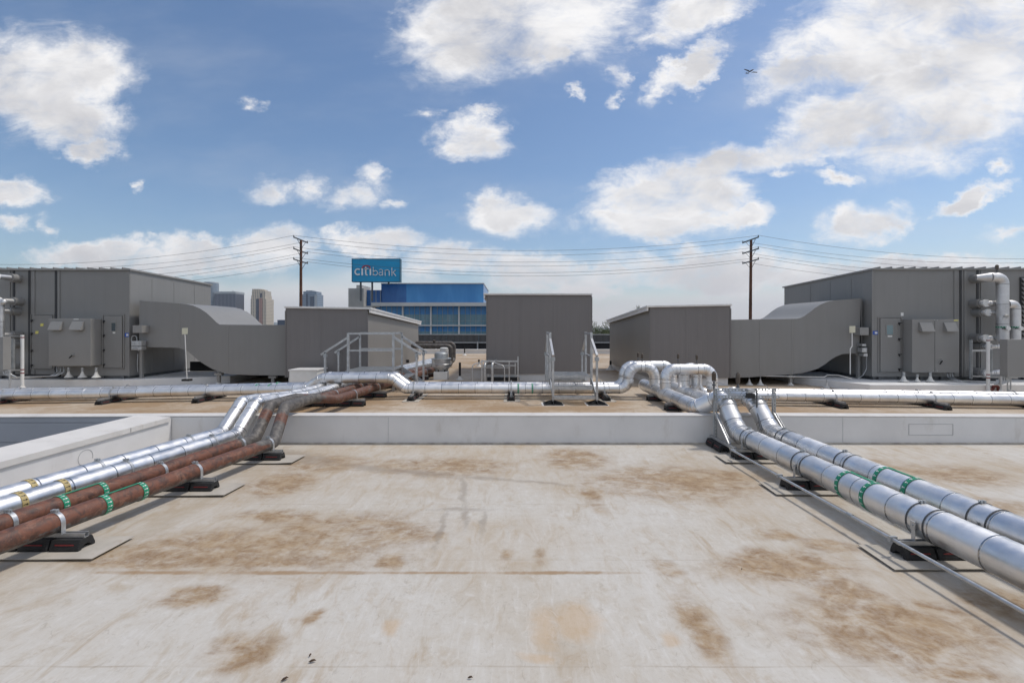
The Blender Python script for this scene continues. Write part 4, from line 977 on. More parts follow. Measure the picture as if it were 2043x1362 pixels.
# ------------------------------------------------------------------ crossovers
def post(mb,x,y,z0,z1,w=.05): mb.box(x-w/2,x+w/2,y-w/2,y+w/2,z0,z1)
t=thing('crossover_stairs','galvanised stair crossover stepping over the pipes in front of the middle enclosure','crossover',(1.27,9.9,ZU),'pipe crossovers')
xa,xb=.84,1.68
for x in (xa-.01,xb+.03):
    for y in (9.72,10.46):
        mb=MB(); post(mb,x,y,ZU+.32,1.72,.05); mb.cyl((x,y,1.70),(x,y,1.735),.028,n=10); mb.build('platform_post',M['galv'],t)
    for y0,y1 in ((9.72,9.14),(10.46,11.04)):
        mb=MB(); mb.beam((x,y0,1.60),(x+.01,y1-.03,1.27),.045,.045); mb.build('handrail',M['galv'],t)
        mb=MB(); post(mb,x+.01,y1,ZU+.06,1.30,.042); o=mb.build('stair_post',M['galv'],t)
        mb=MB(); mb.box(x-.03,x+.05,y1-.03,y1+.03,1.17,1.24); mb.build('rail_bracket',M['galvd'],o)
        mb=MB(); mb.beam((x,y0,ZU+.42),(x+.01,y1,ZU+.10),.012,.11); mb.build('stringer',M['galvd'],t)
        # pyramid foot: webs on a plate
        c=Vector((x+.01,y1,ZU-.002)); mb=MB(); mb.box(c.x-.19,c.x+.19,c.y-.17,c.y+.17,c.z+.004,c.z+.016)
        for k in range(8):
            a=PI*k/4; e=Vector((math.cos(a),math.sin(a),0)); f_=Vector((-e.y,e.x,0))*.004; o1=c+e*(.18 if k%2==0 else .24)
            mb.prism([c+f_+Vector((0,0,.012)),o1+f_+Vector((0,0,.012)),o1+f_+Vector((0,0,.02)),c+f_+Vector((0,0,.10))],-f_*2)
        mb.build('foot',M['rubber'],t)
        mb=MB(); mb.box(c.x-.23,c.x+.21,c.y-.20,c.y+.2,c.z+.000,c.z+.0045); mb.build('foot_mat',M['cap'],t)
    mb=MB(); mb.beam((x,9.72,1.70),(x,10.46,1.70),.045,.045); mb.beam((x,9.72,1.22),(x,10.46,1.22),.035,.035); mb.build('side_rail',M['galv'],t)
def tread(x0,x1,y0,y1,z,nm_='tread'):
    mb=MB(); 
    mb.box(x0,x1,y0,y0+.012,z-.05,z); mb.box(x0,x1,y1-.012,y1,z-.05,z)
    n=int((y1-y0)/.04)
    for i in range(1,n): y=y0+(y1-y0)*i/n; mb.box(x0,x1,y-.007,y+.007,z-.015,z-.002)
    n=int((x1-x0)/.05)
    for i in range(n+1): x=x0+(x1-x0)*i/n; mb.box(x-.004,x+.004,y0+.012,y1-.012,z-.03,z-.004)
    mb.build(nm_,M['galv'],t)
tread(xa+.02,xb,9.66,10.52,.82,'platform')
for y,z in ((9.18,.455),(9.42,.635),(10.78,.635),(11.0,.455)): tread(xa+.02,xb,y-.10,y+.10,z)

t=thing('crossover_platform','galvanised platform with stairs on both sides over the left pipe bank','crossover',(-3.35,11.4,ZU),'pipe crossovers')
xa,xb=XP(695,11.0),XP(785,11.0); ya,yb=11.0,11.86
for x in (xa,xb):
    for y in (ya,yb): mb=MB(); post(mb,x,y,ZU,1.70,.055 if y==ya else .045); mb.build('platform_post',M['galv'],t)
for y in (ya,yb):
    mb=MB(); mb.beam((xa,y,1.69),(xb,y,1.69),.045,.045); mb.build('top_rail',M['galv'],t)
    mb=MB(); mb.beam((xa,y,1.28),(xb,y,1.28),.035,.035); mb.build('middle_rail',M['galv'],t)
    for x,s_ in ((xa,-1),(xb,1)):
        mb=MB(); mb.beam((x,y,1.60),(x+s_*.66,y,1.18),.045,.05); mb.build('handrail',M['galv'],t)
        mb=MB(); post(mb,x+s_*.56,y,ZU,1.24,.045); o=mb.build('stair_post',M['galv'],t)
        mb=MB(); mb.box(x+s_*.56-.035,x+s_*.56+.035,y-.035,y+.035,1.12,1.19); mb.build('rail_bracket',M['galvd'],o)
        mb=MB(); mb.beam((x,y,.76),(x+s_*.62,y,ZU+.05),.014,.12); mb.build('stringer',M['galvd'],t)
tread(xa,xb,ya-.02,yb+.02,.82,'platform')
for s_,x in ((-1,xa),(1,xb)):
    for k,z in ((1,.65),(2,.47)):
        c=x+s_*(.05+.2*k); tread(c-.1,c+.1,ya+.03,yb-.03,z)
mb=MB(); mb.box(xa,xb,ya-.03,ya-.022,.70,.82); mb.box(xa,xb,yb+.022,yb+.03,.70,.82); mb.build('toe_board',M['galv'],t)

# ------------------------------------------------------------------ other roof things
# small white box
Y=11.2; t=thing('utility_box','small white metal box with a flat lid standing behind the crossing pipe','utility box',(XP(604,Y),Y,ZU-.03))
mb=MB(); mb.box(XP(577,Y),XP(632,Y),Y,Y+.6,ZU-.05,ZP(740,Y)); mb.build('box_body',M['paint_white'],t,bevel=.006)
mb=MB(); mb.box(XP(575.5,Y),XP(633.5,Y),Y-.02,Y+.62,ZP(740,Y)+.001,ZP(737,Y)); mb.build('lid',M['trim'],t,bevel=.004)
# exhaust fan
Y=13.6; x=XP(880.5,Y); t=thing('exhaust_fan','spun aluminium upblast exhaust fan on a square white curb','exhaust fan',(x,Y,ZU))
mb=MB(); mb.box(x-.20,x+.20,Y-.20,Y+.20,ZU-.03,ZP(740,Y)); mb.build('curb',M['paint_white'],t,bevel=.008)
mb=MB(); mb.lathe((x,Y,0),[(.16,ZP(741,Y)),(.185,ZP(737,Y)),(.27,ZP(732,Y)),(.275,ZP(727,Y)),(.282,ZP(716,Y)),(.278,ZP(716,Y)+.001),(.26,ZP(717,Y))],32); mb.build('bowl',M['galv'],t,smooth=35)
mb=MB(); mb.lathe((x,Y,0),[(.285,ZP(727,Y)),(.295,ZP(726.4,Y)),(.295,ZP(725.6,Y)),(.285,ZP(725,Y))],32)
mb.lathe((x,Y,0),[(.285,ZP(716,Y)),(.30,ZP(715.4,Y)),(.30,ZP(714.5,Y)),(.285,ZP(714.2,Y))],32); mb.build('rim',M['galv'],t,smooth=35)
mb=MB(); mb.lathe((x,Y,0),[(.20,ZP(720,Y)),(.205,ZP(707,Y)),(.20,ZP(705.5,Y)),(.17,ZP(703,Y)),(.10,ZP(702,Y))],28); mb.build('motor_dome',M['galvd'],t,smooth=35)
mb=MB(); 
for i in range(6): a=PI*i/3+.2; mb.beam((x+.17*math.cos(a),Y+.17*math.sin(a),ZP(741,Y)),(x+.20*math.cos(a),Y+.20*math.sin(a),ZP(735,Y)),.03,.02)
mb.build('bracket',M['black'],t)
Y=15.2; x=XP(886,Y); t=thing('roof_vent','pale round vent cap behind the exhaust fan','vent',(x,Y,ZU)); mb=MB(); mb.lathe((x,Y,0),[(.10,ZU),(.10,ZP(702,Y)),(.135,ZP(701,Y)),(.135,ZP(694,Y)),(.09,ZP(693,Y))],20); mb.build('cap_shell',M['paint_white'],t,smooth=35)
# small valve on top of rusty loop
valve(LP['R4'][0],(XP(866,16.45),16.45,1.24),.14,2.2)
# black standing pipes with cones
for px,Y,p0,p1,wh in ((917.5,13.4,723,747,'beside the fan'),(955.5,17.9,717,727,'left of the middle enclosure'),(927,25,693,703,'near the far roof edge')):
    x=XP(px,Y); z=ZU; t=thing('vent_pipe','black vent pipe in a white cone '+wh,'vent pipe',(x,Y,z),'black vent pipes')
    mb=MB(); mb.cyl((x,Y,z+.05),(x,Y,ZP(p0,Y)),.034,n=12); mb.build('pipe',M['black'],t,smooth=True)
    mb=MB(); cone(mb,x,Y,z-.01,.16,.11); mb.build('cone_flashing',M['cone'],t,smooth=35)
x=3.62; t=thing('vent_pipe','short black pipe at the far corner of the right enclosure','vent pipe',(3.62,16.6,ZU),'black vent pipes'); mb=MB(); mb.cyl((x,16.6,ZU),(x,16.6,.62),.04,n=12); mb.build('pipe',M['black'],t,smooth=True)
mb=MB(); cone(mb,x,16.6,ZU-.01,.2,.16); mb.build('cone_flashing',M['cone'],t,smooth=35)
# gas pipes + frame by the middle enclosure
Y=12.45; t=thing('gas_piping','two silver pipes bending over a small strut frame beside the middle enclosure','pipework',(XP(985,Y),Y,ZU))
for k,px in enumerate((967,982)):
    mb=MB(); tube(mb,[(XP(px,Y),Y,ZU),(XP(px,Y),Y,.83+.01*k),(XP(px,Y)+.22+.02,Y+1.6,.98),(XP(px,Y)+.10+.2,Y+2.6,.98)],.036,.10,0,0,14,0); mb.build('gas_pipe',M['galv'],t,smooth=True)
for px,yy,py in ((961.5,12.4,718),(1016,12.6,722),(1033.5,12.4,711),(1028,12.9,724)):
    mb=MB(); post(mb,XP(px,yy),yy,ZU,ZP(py,yy),.032); mb.build('frame_post',M['galv'],t)
mb=MB(); mb.beam(P(961,720,12.42),P(1033,720.5,12.42),.03,.04); mb.beam(P(961,729,12.6),P(1030,729,12.6),.03,.03); mb.beam(P(961,733,12.42),P(1018,733,12.42),.02,.02); mb.build('frame_rail',M['galv'],t)
mb=MB(); mb.box(XP(972,12.9),XP(1036,12.9),12.84,12.93,.33,.43); mb.build('dark_base',M['rubber'],t)
for px0,px1,wh in ((942,958,'left'),(994,1007,'right')):
    Y=12.3; t=thing('hoop_guard','thin grey %s hoop pipe beside the small strut frame'%wh,'hoop',(XP(px0,Y),Y,ZU),'hoop guards'); mb=MB()
    if px0==942: pts=[(XP(942,Y),Y,ZU),(XP(942,Y),Y,.83),(XP(962,Y),Y+.1,.90)]
    else: pts=[(XP(1006.5,Y),Y,ZU),(XP(1006.5,Y),Y,.80),(XP(985,Y),Y+.1,.88)]
    tube(mb,pts,.014,.12,0,0,10,0); mb.build('hoop',M['galv'],t,smooth=True)
# small things by the left enclosure's sunny wall
t=thing('camera_box','small black box on a stand by the sunlit enclosure wall','box',P(813,728,15.5)); mb=MB(); c=P(813,720.5,15.5); mb.box(c.x-.045,c.x+.045,c.y,c.y+.08,c.z-.05,c.z+.05); mb.build('box_body',M['black'],t)
mb=MB(); mb.cyl((c.x,c.y+.04,c.z-.05),(c.x,c.y+.04,ZU),.012,n=8); mb.build('stand',M['galvd'],t)
# rooftop mat strips (walkway pale stripe) on the upper roof
# dry leaves
for k,(px,py,a,wh) in enumerate(((623,1321,.3,'largest of the two by the lower left stain'),(619,1309,1.2,'smallest, just above a bigger leaf'),(568,1357,.7,'at the bottom edge left of centre'),(938,1354,.1,'at the bottom edge near the middle'),(1480,1137-0,.5,'curled, right of centre'))):
    x,Y=gpt(px,py); s_=(.021,.011,.020,.015,.008)[k]; mb=MB(); e=Vector((math.cos(a),math.sin(a),0)); f_=Vector((-e.y,e.x,0)); c=Vector((x,Y,.008))
    vs=[c-e*s_,c-e*s_*.3+f_*s_*.35+Vector((0,0,.006)),c+e*s_*.5+f_*s_*.25+Vector((0,0,.008)),c+e*s_,c+e*s_*.4-f_*s_*.3+Vector((0,0,.003)),c-e*s_*.4-f_*s_*.3,c+Vector((0,0,.010))]
    mb.add(vs,[(0,1,6),(1,2,6),(2,3,6),(3,4,6),(4,5,6),(5,0,6)]); o=mb.build('dry_leaf',M['leafdry'] if 'leafdry' in M else M.setdefault('leafdry',mat('dry_leaf_brown',(.06,.035,.02),.8,0,.3,60))); tag(o,'tiny dark dry leaf, '+wh,'leaf','dry leaves')

# ------------------------------------------------------------------ utility poles and lines
ZA=[11.32,10.10,8.98]
for nm_,x,xt,lab in (('L',-23.1,-23.1,'tall brown wooden utility pole beside the bank sign'),('R',26.25,26.35,'tall dark brown wooden utility pole on the right')):
    t=thing('utility_pole',lab,'utility pole',(x,50,-12),'wooden utility poles')
    mb=MB(); mb.cyl((x-.05 if nm_=='L' else x-.12,50,-12),(xt,50,11.40),.235,.13,n=14); mb.build('pole_shaft',M['wood'],t,smooth=True)
    for z in ZA:
        mb=MB(); mb.beam((x-.0,48.3,z+.06),(x,51.65,z+.06),.10,.12); o=mb.build('crossarm',M['steel_dark'],t)
        mb=MB()
        for y in (48.35,51.6): mb.cyl((x,y,z+.12),(x,y,z+.26),.05,n=8)
        mb.build('insulator',M['steel_dark'],o)
        mb=MB(); mb.beam((x+.1,50.05,z-.75),(x+.05,51.0,z),.04,.04); mb.beam((x+.1,49.95,z-.75),(x+.05,49.0,z),.04,.04); mb.build('arm_brace',M['steel_dark'],t)
    mb=MB(); mb.cyl((x-.55 if nm_=='L' else x+.5,50.2,-12),(x-.2 if nm_=='L' else x+.15,50.2,8.0),.02,n=6); mb.build('guy_wire',M['wire'],t)
for li,z in enumerate(ZA):
    for y,wh in ((48.35,'near'),(51.6,'far')):
        mb=MB(); Z=z+.24
        for (x0,x1,sag) in ((-83,-23.1,3.1),(-23.1,26.3,1.62),(26.3,83,2.5)):
            n=28; pts=[Vector((x0+(x1-x0)*i/n,y,Z-sag*4*(i/n)*(1-i/n))) for i in range(n+1)]
            for a,b_ in zip(pts,pts[1:]): mb.cyl(a,b_,.016,n=5,cap=False)
        o=mb.build('power_line',M['wire']); tag(o,'thin black power line strung from the %s end of the %s crossarms'%(wh,('top','middle','bottom')[li]),'power line','overhead power lines')

# ------------------------------------------------------------------ office building and billboard
def mat_blue(name,a,b_,rough=.3,sc=.35):
    m,nt,b=nt_new(name); q=N(nt); p=q.pos(); f=q.noise(q.map(p,sc=(1,1,.35)),sc,6,.6,.5)
    c=q.mix(q.ramp(f,.35,.7),a,b_); q.L(c,b.inputs['Base Color']); b.inputs['Roughness'].default_value=rough; return m
M['bluepanel']=mat_blue('blue_panel',(.04,.20,.47),(.07,.27,.56)); M['bluedark']=mat_blue('blue_panel_dark',(.018,.09,.27),(.04,.15,.38))
M['tealglass']=mat_blue('teal_glass',(.11,.23,.30),(.20,.32,.37),.15,.6); M['mull']=mat('mullion',(.34,.38,.40),.5,.2,.05,1)
M['slab']=mat('white_slab',(.60,.59,.57),.6,0,.05,.5)
YB=80.0
def bx(px0,px1,py0,py1,y0,y1): return (XP(px0,YB),XP(px1,YB),y0,y1,ZP(py1,YB),ZP(py0,YB))
t=thing('office_building','blue glass office block behind the screen with white floor slabs','office building',(XP(860,YB),YB,-12))
def part(nm_,m_,*boxes,par=None):
    mb=MB()
    for b_ in boxes: mb.box(*b_)
    return mb.build(nm_,M[m_],par or t)
part('blue_upper_block','bluepanel',bx(808,964,565,604,YB+1.0,YB+18)); part('blue_end_panel','bluedark',bx(757.5,808,565,604,YB+.95,YB+18))
part('parapet_rim','slab',bx(757,965,563.5,565.2,YB+.8,YB+18.2))
part('stair_tower','concrete',bx(699,729,576,660,YB-1,YB+6),bx(711,722,568.5,576,YB,YB+5))
mb=MB(); mb.box(*bx(729.5,757,578,611,YB+.7,YB+10)); w0=mb.build('blue_side_glazing',M['bluedark'],t)
mb=MB()
for px in (738,748,757): mb.box(*bx(px-.4,px+.4,578,611,YB+.6,YB+.7))
mb.build('mullion',M['mull'],w0)
part('roof_slab','slab',bx(745,974,604,611,YB-1.2,YB+18)); part('floor_slab','slab',bx(745,974,648,650.3,YB-.6,YB+3)); part('lower_slab','slab',bx(729,757,610.5,613,YB-.5,YB+5))
part('wall_core','bluedark',bx(745,974,611,720,YB+.6,YB+17))
part('side_column','dark',bx(726,745,613,660,YB+1,YB+6))
cols=(748,804,860,916,972)
for px in cols: part('column','slab',bx(px-1.5,px+1.5,611,680,YB-.3,YB+.5))
for ri,(y0,ym,y1) in enumerate(((611,627,648),(650.3,661,682))):
    for i in range(4):
        a,b_=cols[i]+1.7,cols[i+1]-1.7
        mb=MB(); mb.box(*bx(a,b_,ym,y1,YB+.2,YB+.55)); w_=mb.build('window',M['tealglass'],t)
        mb=MB(); mb.box(*bx(a,b_,y0,ym,YB+.2,YB+.55)); mb.build('spandrel',M['bluepanel'],w_)
        mb=MB()
        for k in range(1,5): xx=a+(b_-a)*k/5; mb.box(*bx(xx-.35,xx+.35,y0,y1,YB+.08,YB+.2))
        mb.box(*bx(a,b_,ym+ (y1-ym)*.62,ym+(y1-ym)*.62+.5,YB+.1,YB+.2))
        mb.build('mullion',M['mull'],w_)
Yb=76.0
def BX(px): return XP(px,Yb)
def BZ(py): return ZP(py,Yb)
t=thing('billboard','blue rooftop bank sign reading citibank with a red arc','billboard',(BX(750),Yb,BZ(575)))
M['signblue']=mat('sign_blue',(.005,.31,.58),.4,0,.10,.35); M['signred']=mat('sign_red',(.50,.02,.04),.4); M['signwhite']=mat('sign_white',(.80,.82,.84),.4)
M['signrim']=mat('sign_rim',(.01,.10,.16),.5)
mb=MB(); mb.box(BX(702.5),BX(798),Yb,Yb+.9,BZ(562),BZ(516.5)); face=mb.build('sign_panel',M['signblue'],t)
mb=MB(); mb.box(BX(702),BX(702.7),Yb-.1,Yb+.95,BZ(562),BZ(516)); mb.box(BX(797.8),BX(798.6),Yb-.1,Yb+.95,BZ(562),BZ(516)); mb.box(BX(702),BX(798.6),Yb-.1,Yb+.95,BZ(516.6),BZ(516)); mb.box(BX(702),BX(798.6),Yb-.1,Yb+.95,BZ(562.4),BZ(561.8)); mb.build('sign_frame',M['signrim'],t)
for px in (718,741,774): mb=MB(); x=BX(px); mb.box(x-.12,x+.12,Yb+.3,Yb+.6,BZ(600 if px<760 else 567),BZ(562)); mb.build('sign_post',M['steel_dark'],t)
def text(body,px0,px1,pybase,hpx,bold,name,mt,parent):
    cu=bpy.data.curves.new('txt','FONT'); cu.body=body; cu.size=1; cu.offset=bold; cu.extrude=.02
    o=bpy.data.objects.new('txt',cu); COL.objects.link(o); bpy.context.view_layer.update()
    dg=bpy.context.evaluated_depsgraph_get(); me=bpy.data.meshes.new_from_object(o.evaluated_get(dg)); bpy.data.objects.remove(o)
    xs=[v.co.x for v in me.vertices]; ys=[v.co.y for v in me.vertices]
    x0,x1=min(xs),max(xs); sx=(BX(px1)-BX(px0))/(x1-x0); sy=(hpx*Yb/F)/(max(ys)-min(0,min(ys)) )
    base=WLOC[parent.name]
    for v in me.vertices:
        x,y,z=v.co; v.co=(BX(px0)+(x-x0)*sx-base.x, Yb-.06-z*1.5-base.y, BZ(pybase)+y*sy-base.z)
    me.name=name; me.materials.clear(); me.materials.append(mt)
    ob=bpy.data.objects.new(name,me); COL.objects.link(ob); ob.parent=parent; WLOC[ob.name]=base; return ob
# heavy 'citi' with dotless i's built from strokes, lighter 'bank'
def stroke(mb,pts,w,y=None):
    y=Yb-.10
    for a,b_ in zip(pts,pts[1:]): mb.beam((BX(a[0]),y,BZ(a[1])),(BX(b_[0]),y,BZ(b_[1])),w*Yb/F,.10 ,up=(0,1,0))
def arc(cx,cy,rx,ry,a0,a1,n=16): return [(cx+rx*math.cos(math.radians(a0+(a1-a0)*i/n)),cy-ry*math.sin(math.radians(a0+(a1-a0)*i/n))) for i in range(n+1)]
mb=MB(); stroke(mb,arc(714.4,542.4,5.4,5.6,48,312),2.8); stroke(mb,[(723.1,535.4),(723.1,549.3)],2.9)
stroke(mb,[(730.1,532.4),(730.1,545.0)]+arc(733.2,545.2,3.1,3.4,180,275,8),2.7); stroke(mb,[(727.6,536.3),(735.8,536.3)],2.0)
stroke(mb,[(739.4,535.4),(739.4,549.3)],2.9); mb.build('heavy_lettering',M['signwhite'],face)
mb=MB()
w=1.35
stroke(mb,[(745.0,533.0),(745.0,549.6)],w); stroke(mb,arc(749.4,544.6,4.2,4.6,180,-180,24),w)
stroke(mb,arc(760.2,540.6,3.6,3.0,150,0,10)+[(763.8,549.8)],w); stroke(mb,arc(759.9,546.4,3.5,2.9,90,270,10)+[(763.5,547.6)],w); stroke(mb,[(759.9,543.5),(763.8,543.3)],w)
stroke(mb,[(768.9,538.2),(768.9,550.2)],w); stroke(mb,[(768.9,542.6)]+arc(773.0,542.0,3.9,3.3,170,0,12)+[(776.9,550.3)],w)
stroke(mb,[(782.3,533.6),(782.3,550.5)],w); stroke(mb,[(789.2,539.0),(782.6,545.2)],w); stroke(mb,[(784.6,543.4),(790.2,550.7)],w)
mb.build('light_lettering',M['signwhite'],face)
mb=MB(); stroke(mb,arc(731.2,538.6,9.2,8.6,152,28,14),2.0); mb.build('red_arc',M['signred'],face)

# ------------------------------------------------------------------ distant towers
def mat_tower(name,base,dark,sx,sz,hw=.5,rough=.4,tw=.45):
    m,nt,b=nt_new(name); q=N(nt); p=q.pos(); s=q.n('SeparateXYZ'); q.L(p,s.inputs[0])
    u=q.math('FRACT',q.math('DIVIDE',q.math('ADD',s.outputs[0],s.outputs[1]),sx)) if sx else None
    v=q.math('FRACT',q.math('DIVIDE',s.outputs[2],sz)) if sz else None
    a=q.math('GREATER_THAN',u,hw) if sx else 1.0; c=q.math('GREATER_THAN',v,tw) if sz else 1.0
    f=q.math('MULTIPLY',a,c)
    cc=q.mix(f,base,dark); q.L(cc,b.inputs['Base Color']); b.inputs['Roughness'].default_value=rough; return m
M['t1']=mat_tower('tower_grid',(.26,.31,.36),(.07,.10,.14),5,4); M['t2']=mat_tower('tower_stripes',(.24,.26,.30),(.05,.06,.09),4.2,0,.4)
M['t3']=mat('tower_dark',(.07,.085,.12),.3,0,.05,.01); M['t4']=mat_tower('tower_cream',(.62,.54,.43),(.17,.16,.15),7,4.5,.55); M['t4r']=mat_tower('tower_red',(.48,.28,.23),(.16,.10,.10),6,4.5,.6)
M['t5']=mat_tower('tower_glass',(.30,.36,.43),(.10,.15,.22),0,6,.5); M['t5d']=mat('tower_glass_dark',(.05,.075,.12),.2,0,.05,.01); M['tl']=mat('tower_light',(.40,.43,.45),.6,0,.03,.01)
YT=1400.0
def tb(a,b_,c,y0=0,d=45): return (XP(a,YT),XP(b_,YT),YT+y0,YT+y0+d,-12,ZP(c,YT))
def twr(label): return thing('tower',label,'skyscraper',(0,YT,-12),'distant towers')
t=twr('round grey glass tower rising behind the left unit roof'); mb=MB(); x=XP(413,YT); mb.cyl((x,YT+20,-12),(x,YT+20,ZP(564,YT)),20.5,n=28); mb.build('tower_wall',M['t1'],t,smooth=True)
mb=MB(); mb.cyl((x,YT+20,ZP(564,YT)),(x,YT+20,ZP(562,YT)),19.5,n=28); mb.build('crown',M['tl'],t,smooth=True)
t=twr('wide dark striped slab tower with a pale top band'); part('tower_wall','t2',tb(428,470,586)); part('top_band','tl',(XP(427.6,YT),XP(470.4,YT),YT-1,YT+46,ZP(586,YT),ZP(581.5,YT))); mb=MB(); mb.cyl((XP(461,YT),YT+10,ZP(581.5,YT)),(XP(461,YT),YT+10,ZP(579,YT)),1.2,n=8); mb.build('mast',M['tl'],t)
t=twr('dark narrow slab tower partly behind the cream tower'); part('tower_wall','t3',(XP(483,YT),XP(506,YT),YT+60,YT+100,-12,ZP(587,YT))); part('top_band','tl',(XP(482.8,YT),XP(506,YT),YT+59,YT+101,ZP(587,YT),ZP(583,YT)))
t=twr('cream stepped residential tower with a reddish central strip')
part('tower_wall','t4',tb(500,531,596),tb(500.5,528,589,2,40)); part('stepped_crown','t4',(XP(501,YT),XP(528,YT),YT+4,YT+38,ZP(589,YT),ZP(580,YT)),(XP(501,YT),XP(518,YT),YT+6,YT+34,ZP(580,YT),ZP(576,YT)),(XP(506,YT),XP(524,YT),YT+8,YT+30,ZP(580,YT),ZP(577.5,YT)))
part('red_strip','t4r',(XP(517.5,YT),XP(523.5,YT),YT-2,YT,-12,ZP(595,YT))); part('balcony_stack','t3',(XP(511.5,YT),XP(516.5,YT),YT-1.5,YT,-12,ZP(596,YT))); part('upper_openings','t3',(XP(518.5,YT),XP(521.5,YT),YT+1,YT+3,ZP(594,YT),ZP(585,YT)))
t=twr('blue glass tower with stepped shoulders behind the left wooden pole')
part('tower_wall','t5',tb(602,633,587),tb(604,630.5,581,3,38)); part('crown','t5',(XP(609,YT),XP(622,YT),YT+5,YT+34,ZP(581,YT),ZP(579.3,YT))); part('dark_facets','t5d',(XP(611,YT),XP(614,YT),YT-1.5,YT,-12,ZP(586,YT)),(XP(619,YT),XP(626,YT),YT-1.5,YT,-12,ZP(591,YT))); part('pale_edge','tl',(XP(628,YT),XP(632.5,YT),YT-1.2,YT,-12,ZP(588,YT)))
t=twr('low dark blue office block just left of the nearest enclosure'); part('tower_wall','t5d',(XP(553.5,900),XP(569,900),900,940,-12,ZP(638,900)))
# hills
mb=MB(); vs=[]; rr=random.Random(4); n=60; pts=[]
for i in range(n+1):
    px=-400+i*50; x=XP(px,7000); h=1.85+(10+6*math.sin(i*.9)+4*rr.random()+(6 if 500<px<620 else 0)-(26 if px>800 else 0))*7000/F*.95; pts.append((x,h))
vs=[(x,7000,-12) for x,h in pts]+[(x,7600,h) for x,h in pts]+[(x,8600,-12) for x,h in pts]; m_=n+1
mb.add(vs,[(i,i+1,m_+i+1,m_+i) for i in range(n)]+[(m_+i,m_+i+1,2*m_+i+1,2*m_+i) for i in range(n)])
M['hill']=mat('hill_scrub',(.10,.13,.13),.9,0,.3,.004); struct(mb.build('hills',M['hill'],smooth=80))

# ------------------------------------------------------------------ trees
def mat_leaf(name,a,b_):
    m,nt,b=nt_new(name); q=N(nt); t_=q.n('Attribute',attribute_name='tint').outputs['Fac']; q.L(q.mix(t_,a,b_),b.inputs['Base Color']); b.inputs['Roughness'].default_value=.7; return m
M['leaf']=mat_leaf('leaf_green',(.06,.09,.035),(.17,.19,.09)); M['bark']=mat('bark',(.10,.08,.06),.9,0,.2,2)
def tree(label,x,y,top,R,seed):
    rr=random.Random(seed); t=thing('tree',label,'tree',(x,y,-12),'trees beyond the screen')
    mb=MB(); mb.cyl((x,y,-12),(x,y,top-R*1.4),.30,.16,n=8)
    for i in range(6): a=2*PI*i/6; mb.cyl((x,y,top-R*2.2+i*.1),(x+R*.7*math.cos(a),y+R*.7*math.sin(a),top-R*.9),.10,.03,n=6)
    mb.build('trunk',M['bark'],t,smooth=True)
    mb=MB(); cl=[]
    for i in range(26):
        d=Vector((rr.gauss(0,1),rr.gauss(0,1),rr.gauss(0,.8))).normalized()*R*rr.uniform(.35,.95); cl.append((Vector((x,y,top-R*1.02))+d,R*rr.uniform(.22,.40),rr.random()))
    for c,r_,tn in cl:
        for k in range(120):
            d=Vector((rr.gauss(0,1),rr.gauss(0,1),rr.gauss(0,1))).normalized()*r_*rr.uniform(.5,1.05); p=c+d; s_=rr.uniform(.05,.11)
            a=Vector((rr.gauss(0,1),rr.gauss(0,1),rr.gauss(0,1))).normalized(); b_=a.cross(Vector((rr.gauss(0,1),rr.gauss(0,1),rr.gauss(0,1)))).normalized()
            mb.add([p-a*s_,p-b_*s_*.5,p+a*s_,p+b_*s_*.5],[(0,1,2,3)],min(1,max(0,tn*.7+rr.random()*.3)))
    mb.build('crown',M['leaf'],t)
tree('green leafy tree seen between the middle and right enclosures, left of two',10.2,58,2.95,2.0,1)
tree('green leafy tree by the edge of the right enclosure, right of two',12.2,56,2.8,1.7,2)
tree('low green tree crown farther back between the enclosures',11.4,66,2.3,2.2,3)
t=thing('palm_tree','palm crown just peeking over the roof of the right enclosure','palm tree',(19.6,70,-12)); mb=MB(); mb.cyl((19.6,70,-12),(19.6,70,4.2),.25,.18,n=8); mb.build('trunk',M['bark'],t)
mb=MB(); rr=random.Random(9)
for i in range(26):
    a=rr.uniform(0,2*PI); el=rr.uniform(-.2,1.2); L=1.7; p0=Vector((19.6,70,4.2)); d=Vector((math.cos(a)*math.cos(el),math.sin(a)*math.cos(el),math.sin(el))); sd=d.cross(Vector((0,0,1))).normalized()
    prev=p0
    for k in range(6):
        q=p0+d*L*(k+1)/6-Vector((0,0,.5*((k+1)/6)**2)); wv=.22*(1-k/7)
        mb.add([prev-sd*wv,prev+sd*wv,q+sd*wv*.8-Vector((0,0,.08)),q-sd*wv*.8-Vector((0,0,.08))],[(0,1,2,3)],rr.random()); prev=q
mb.build('fronds',M['leaf'],t)

# ------------------------------------------------------------------ aeroplane
c=P(1497.5,142.5,700); t=thing('aeroplane','small dark propeller plane flying in the blue gap between clouds','aeroplane',c)
M['plane']=mat('plane_dark',(.06,.07,.09),.5,0,.1,.1)
S=700/F
def pp(zx_,zy_,dy=0): return Vector((XP(1460+zx_*.04405,700+dy),700+dy,ZP(110+zy_*.04405,700+dy)))
mb=MB(); a=pp(1010,640,-3); b_=pp(670,840,5); ax=(b_-a)
prof=[(0,.05),(.08,.35),(.2,.85),(.35,1.15),(.5,1.05),(.7,.6),(.9,.3),(1,.12)]
prev=None
for (u,r_),(u2,r2) in zip(prof,prof[1:]): mb.cyl(a+ax*u,a+ax*u2,r_,r2,n=12,cap=True)
mb.build('fuselage',M['plane'],t,smooth=60)
for tip,root,root2 in ((pp(575,640,4),pp(790,700,0),pp(790,770,3)),(pp(1165,780,4),pp(950,760,0),pp(930,800,3))):
    mb=MB(); mb.prism([tip,tip+Vector((0,1.2,-.3)),root2,root],(0,0,.28)); mb.build('wing',M['plane'],t)
